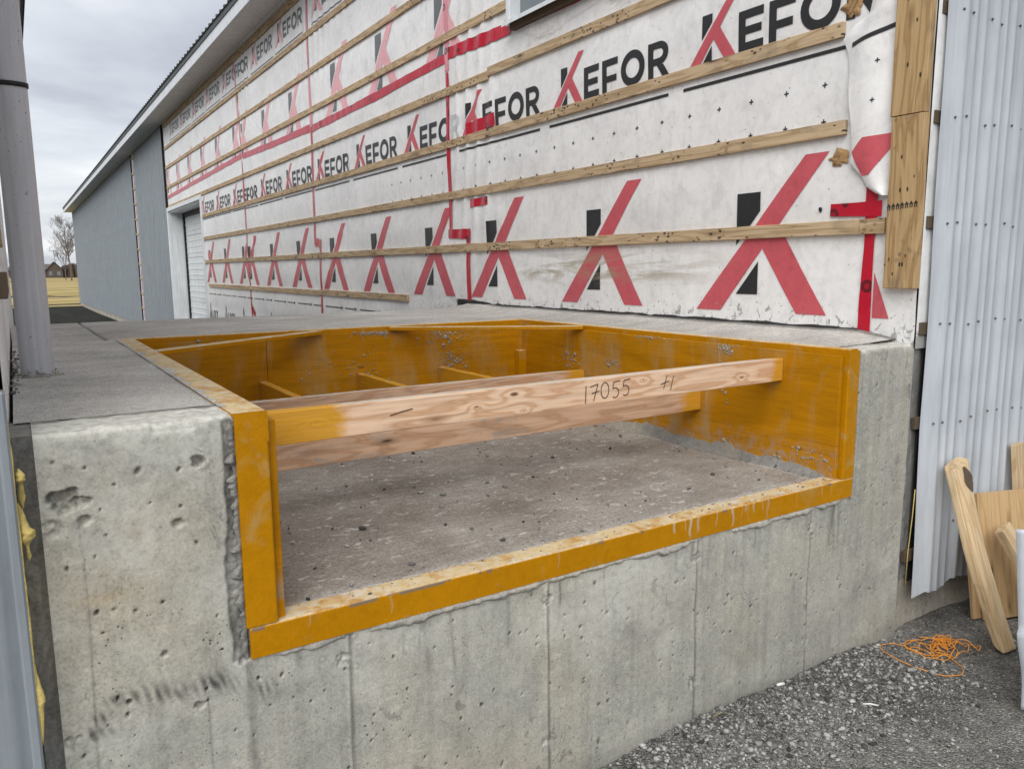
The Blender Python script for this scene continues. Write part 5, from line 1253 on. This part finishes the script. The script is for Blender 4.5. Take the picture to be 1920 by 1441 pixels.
# crumpled metal sheet at the edge
Uu = np.linspace(0, 0.62, 60); Zz = np.linspace(0.0, 0.66, 40); U, Z = np.meshgrid(Uu, Zz, indexing='ij')
rip = 0.020*np.clip(np.sin(U*28), -0.3, 0.8)
Xs = 2.822+U*0.93-0.125*Z+0.012*np.sin(Z*16)*np.exp(-U/0.06)*(Z < 0.3); Ys = 1.105-0.20*U+0.05*Z-rip+0.03*np.exp(-((U)/0.02)**2)
o = grid('sheet_offcut', Xs, Ys, Z+0.003, 'siding', smooth=True); 
md = o.modifiers.new('thick', 'SOLIDIFY'); md.thickness = 0.003
tag(o, 'bent pale metal sheet offcut standing on the gravel', 'metal sheet')
# orange string
rs = random.Random(12); pts = []
def gz(x, y): return float(ground_z(np.array(x), np.array(y)))
lead = [(2.995, 1.69, 0.38), (3.0, 1.675, 0.2), (3.02, 1.66, 0.06), (3.045, 1.645, 0.012)]
cx, cy = 3.03, 1.54; ph = 0.0; x, y = 3.05, 1.63
body = []
x, y, hd, cv = 3.05, 1.64, -1.0, 6.0
for i in range(420):
    cv += rs.gauss(0, 7)+(14-cv)*0.06; hd += cv*0.012+rs.gauss(0, .05)
    x += 0.011*math.cos(hd); y += 0.009*math.sin(hd)
    x += (cx-x)*0.022+max(0, abs(x-cx)-0.10)*-math.copysign(0.2, x-cx); y += (cy-y)*0.030
    body.append((x, y))
tail = [(2.98, 1.45), (2.95, 1.40), (2.90, 1.375), (2.84, 1.40), (2.80, 1.47), (2.78, 1.55), (2.80, 1.63), (2.84, 1.665), (2.90, 1.655), (2.93, 1.62), (2.91, 1.575), (2.93, 1.55), (2.97, 1.57), (2.95, 1.60), (2.92, 1.585)]
def cat(pts, n=8):
    o_ = []
    for i in range(len(pts)-1):
        p0 = pts[max(0, i-1)]; p1 = pts[i]; p2 = pts[i+1]; p3 = pts[min(len(pts)-1, i+2)]
        for k in range(n):
            t = k/n; o_.append(tuple(0.5*((2*b)+(-a+c)*t+(2*a-5*b+4*c-d)*t*t+(-a+3*b-3*c+d)*t**3) for a, b, c, d in zip(p0, p1, p2, p3)))
    return o_+[pts[-1]]
allp = [(px, py, gz(px, py)+0.006+0.022*abs(math.sin(i*0.37))*abs(math.sin(i*0.011+0.4))) for i, (px, py) in enumerate(body)]+[(px, py, gz(px, py)+0.005) for px, py in cat(tail)]
o = tube('orange_string', allp, 0.0017, 'orange', None, 5); tag(o, 'tangled orange string lying on the gravel near the pole', 'string')
# small litter
for (a, b, r, mt, nm, lab) in (((2.395, 1.455), (2.435, 1.422), 0.0032, 'stickw', 'white_stick', 'thin white stick lying on the open gravel'), ((2.215, 1.680), (2.245, 1.672), 0.006, 'stickw', 'white_chip', 'short white chip lying at the foot of the concrete wall')):
    o = tube(nm, [(a[0], a[1], gz(*a)+0.008), ((a[0]+b[0])/2, (a[1]+b[1])/2, gz(*a)+0.010), (b[0], b[1], gz(*b)+0.008)], r, mt, None, 6); tag(o, lab, 'litter')
o = tube('dry_stalk', [(1.85, 1.66, gz(1.85, 1.66)+0.004), (1.845, 1.64, 0.05), (1.835, 1.60, 0.09)], [0.0022, 0.0018, 0.0012], 'straw', None, 5); tag(o, 'dry straw stalk standing in the gravel by the wall', 'plant')
o = tube('dangling_cord', [(3.055, 1.690, 0.62), (3.045, 1.688, 0.5), (3.035, 1.69, 0.36), (3.036, 1.692, 0.20)], 0.002, 'foam', None, 5); tag(o, 'thin yellow cord hanging in the gap beside the metal siding', 'cord')

# ================================================================== BACKGROUND
def at(px, py, Y):       # a photo pixel (1920 wide) at depth Y along the passage
    f = 1443.7; c = Vector(((px-960)/f, -(py-720.5)/f, 1)); d = rt2*c.x+up2*c.y+fw*c.z
    return Vector((d.x, d.y, d.z))*(Y/d.y)+Vector((0, 0, CZ))
HY = 240
h0 = at(70, 518, HY); h1 = at(118, 518, HY); zb = -0.2; W_ = h1.x-h0.x
hs = empty('farmhouse', ((h0.x+h1.x)/2, HY, zb), 'low brown gabled house beyond the dry field', 'house')
ze = at(90, 505, HY).z; zr = at(102, 491, HY).z; xm = at(102, 500, HY).x; xr = at(117, 500, HY).x; xl = h0.x-6
gb = [(2*xm-xr, zb), (xr, zb), (xr, ze), (xm, zr), (2*xm-xr, ze)]
V = [(x, HY, z) for x, z in gb]+[(x, HY+9, z) for x, z in gb]; F = [(0, 1, 2, 3, 4), (9, 8, 7, 6, 5), (0, 5, 6, 1), (1, 6, 7, 2), (0, 4, 9, 5)]
mesh('wall', V, F, 'housewall', hs)
mesh('wall', [(xl, HY+1, zb), (2*xm-xr, HY+1, zb), (2*xm-xr, HY+1, ze), (xl, HY+1, ze), (xl, HY+8, zb), (2*xm-xr, HY+8, zb), (2*xm-xr, HY+8, ze), (xl, HY+8, ze)], [(0, 1, 2, 3), (0, 3, 7, 4), (4, 5, 6, 7)], 'housewall', hs)
ov = 0.35
mesh('roof', [(xr+ov, HY-ov, ze-0.3), (xm, HY-ov, zr+0.12), (xm, HY+9, zr+0.12), (xr+ov, HY+9, ze-0.3), (2*xm-xr-ov, HY-ov, ze-0.3), (2*xm-xr-ov, HY+9, ze-0.3)], [(0, 1, 2, 3), (1, 4, 5, 2)], 'houseroof', hs)
zr2 = zr-0.5
mesh('roof', [(xl-0.3, HY+0.5, ze-0.1), (xm, HY+0.5, ze-0.1), (xm, HY+4.5, zr2), (xl+1.4, HY+4.5, zr2), (xl-0.3, HY+8.4, ze-0.1), (xm, HY+8.4, ze-0.1)], [(0, 1, 2, 3), (3, 2, 5, 4), (0, 3, 4)], 'houseroof', hs)
for wx in (xm-1.0, xm+0.9): box('window', wx-0.4, wx+0.4, HY-0.05, HY+0.02, ze-1.6, ze-0.5, 'glass', hs)
ant = at(100, 470, HY)
tube('antenna', [(ant.x+0.3, HY+1, zr-0.2), (ant.x, HY+1, ant.z)], 0.06, 'twig', hs, 5); tube('antenna_arm', [(ant.x-1.0, HY+1, ant.z), (ant.x+1.0, HY+1, ant.z+0.1)], 0.045, 'twig', hs, 5); tube('antenna_arm', [(ant.x-0.7, HY+1, zr+0.55), (ant.x+1.0, HY+1, zr+0.5)], 0.045, 'twig', hs, 5)
# brushwood along the far edge of the field
gg = np.random.default_rng(9); V = []; F = []
for i in range(9000):
    px = gg.uniform(20, 330); Yy = gg.uniform(242, 262); b = at(px, 518, Yy); hgt = gg.uniform(1.0, 3.4)*(0.7+0.6*float(vnoise(np.array(px*0.08), np.array(1.), 3)))
    w = gg.uniform(0.06, 0.35); lean = gg.normal(0, 0.35); k = len(V)
    V += [(b.x-w, Yy, -0.3), (b.x+w, Yy, -0.3), (b.x+lean+w*0.3, Yy+gg.normal(0, .3), hgt), (b.x+lean-w*0.3, Yy, hgt*0.96)]; F.append((k, k+1, k+2, k+3))
o = mesh('brushwood', V, F, 'brush'); tag(o, 'brown leafless brushwood along the far side of the field', 'brush', None, 'stuff')
# bare trees
def bare_tree(px, Y, top_py, seed, label, wide=1.0):
    r_ = random.Random(seed); b = at(px, 518, Y); b.z = -0.25; H = at(px, top_py, Y).z-b.z
    root = empty('bare_tree', b, label, 'tree', 'bare trees across the field')
    segs = {0: [], 1: [], 2: []}
    def grow(p, d, L, rad, lev):
        n = 4; pts = [p.copy()]; q = p.copy(); dd = d.copy()
        for i in range(n):
            dd = (dd+Vector((r_.gauss(0, .10), r_.gauss(0, .10), 0.06))).normalized(); q = q+dd*(L/n); pts.append(q.copy())
        segs[0 if lev == 0 else (1 if lev < 3 else 2)].append((pts, [rad*(1-0.72*i/n) for i in range(n+1)], 5 if lev < 2 else 3))
        if lev >= 4: return
        kids = (14, 6, 4, 3)[lev]
        for k in range(kids):
            t = (0.22+0.76*(k+r_.random()*0.6)/kids) if lev == 0 else r_.uniform(0.25, 1.0)
            i = min(n-1, int(t*n)); pp_ = pts[i].lerp(pts[i+1], t*n-i)
            a = r_.uniform(0, 6.283); side = Vector((math.cos(a), math.sin(a), 0)); up_ = (0.75 if lev == 0 else 0.55)
            nd = (side*wide*r_.uniform(.6, 1)+dd*up_+Vector((0, 0, 0.35))).normalized()
            ln = L*((0.42*(1.15-t)+0.10) if lev == 0 else r_.uniform(.38, .6)); grow(pp_, nd, ln, rad*(0.42 if lev == 0 else 0.5)*(1.1-0.5*t), lev+1)
    grow(Vector(b), Vector((0, 0, 1)), H, H*0.014, 0)
    for lev, nm in ((0, 'trunk'), (1, 'limbs'), (2, 'twigs')):
        V = []; F = []
        for pts, rr, sd_ in segs[lev]:
            k0 = len(V)
            for i, p in enumerate(pts):
                t = (pts[min(i+1, len(pts)-1)]-pts[max(i-1, 0)]).normalized(); u = t.cross(Vector((0.3, 0.2, 0.93))); u = u.normalized() if u.length > 1e-3 else Vector((1, 0, 0)); w = t.cross(u)
                for k in range(sd_): a = 2*math.pi*k/sd_; V.append(p+(u*math.cos(a)+w*math.sin(a))*max(rr[i], 0.012))
            for i in range(len(pts)-1):
                for k in range(sd_): F.append((k0+i*sd_+k, k0+i*sd_+(k+1) % sd_, k0+(i+1)*sd_+(k+1) % sd_, k0+(i+1)*sd_+k))
        o = mesh(nm, V, F, 'twig', root)
        if lev == 2: o['kind'] = 'stuff'
    return root
bare_tree(134, 165, 421, 3, 'tall leafless tree at the corner of the far siding', 0.8)
bare_tree(123, 190, 455, 8, 'smaller leafless tree just in front of the brown brushwood', 0.7)
bare_tree(70, 250, 480, 11, 'leafless tree partly behind the low brown house', 0.8)
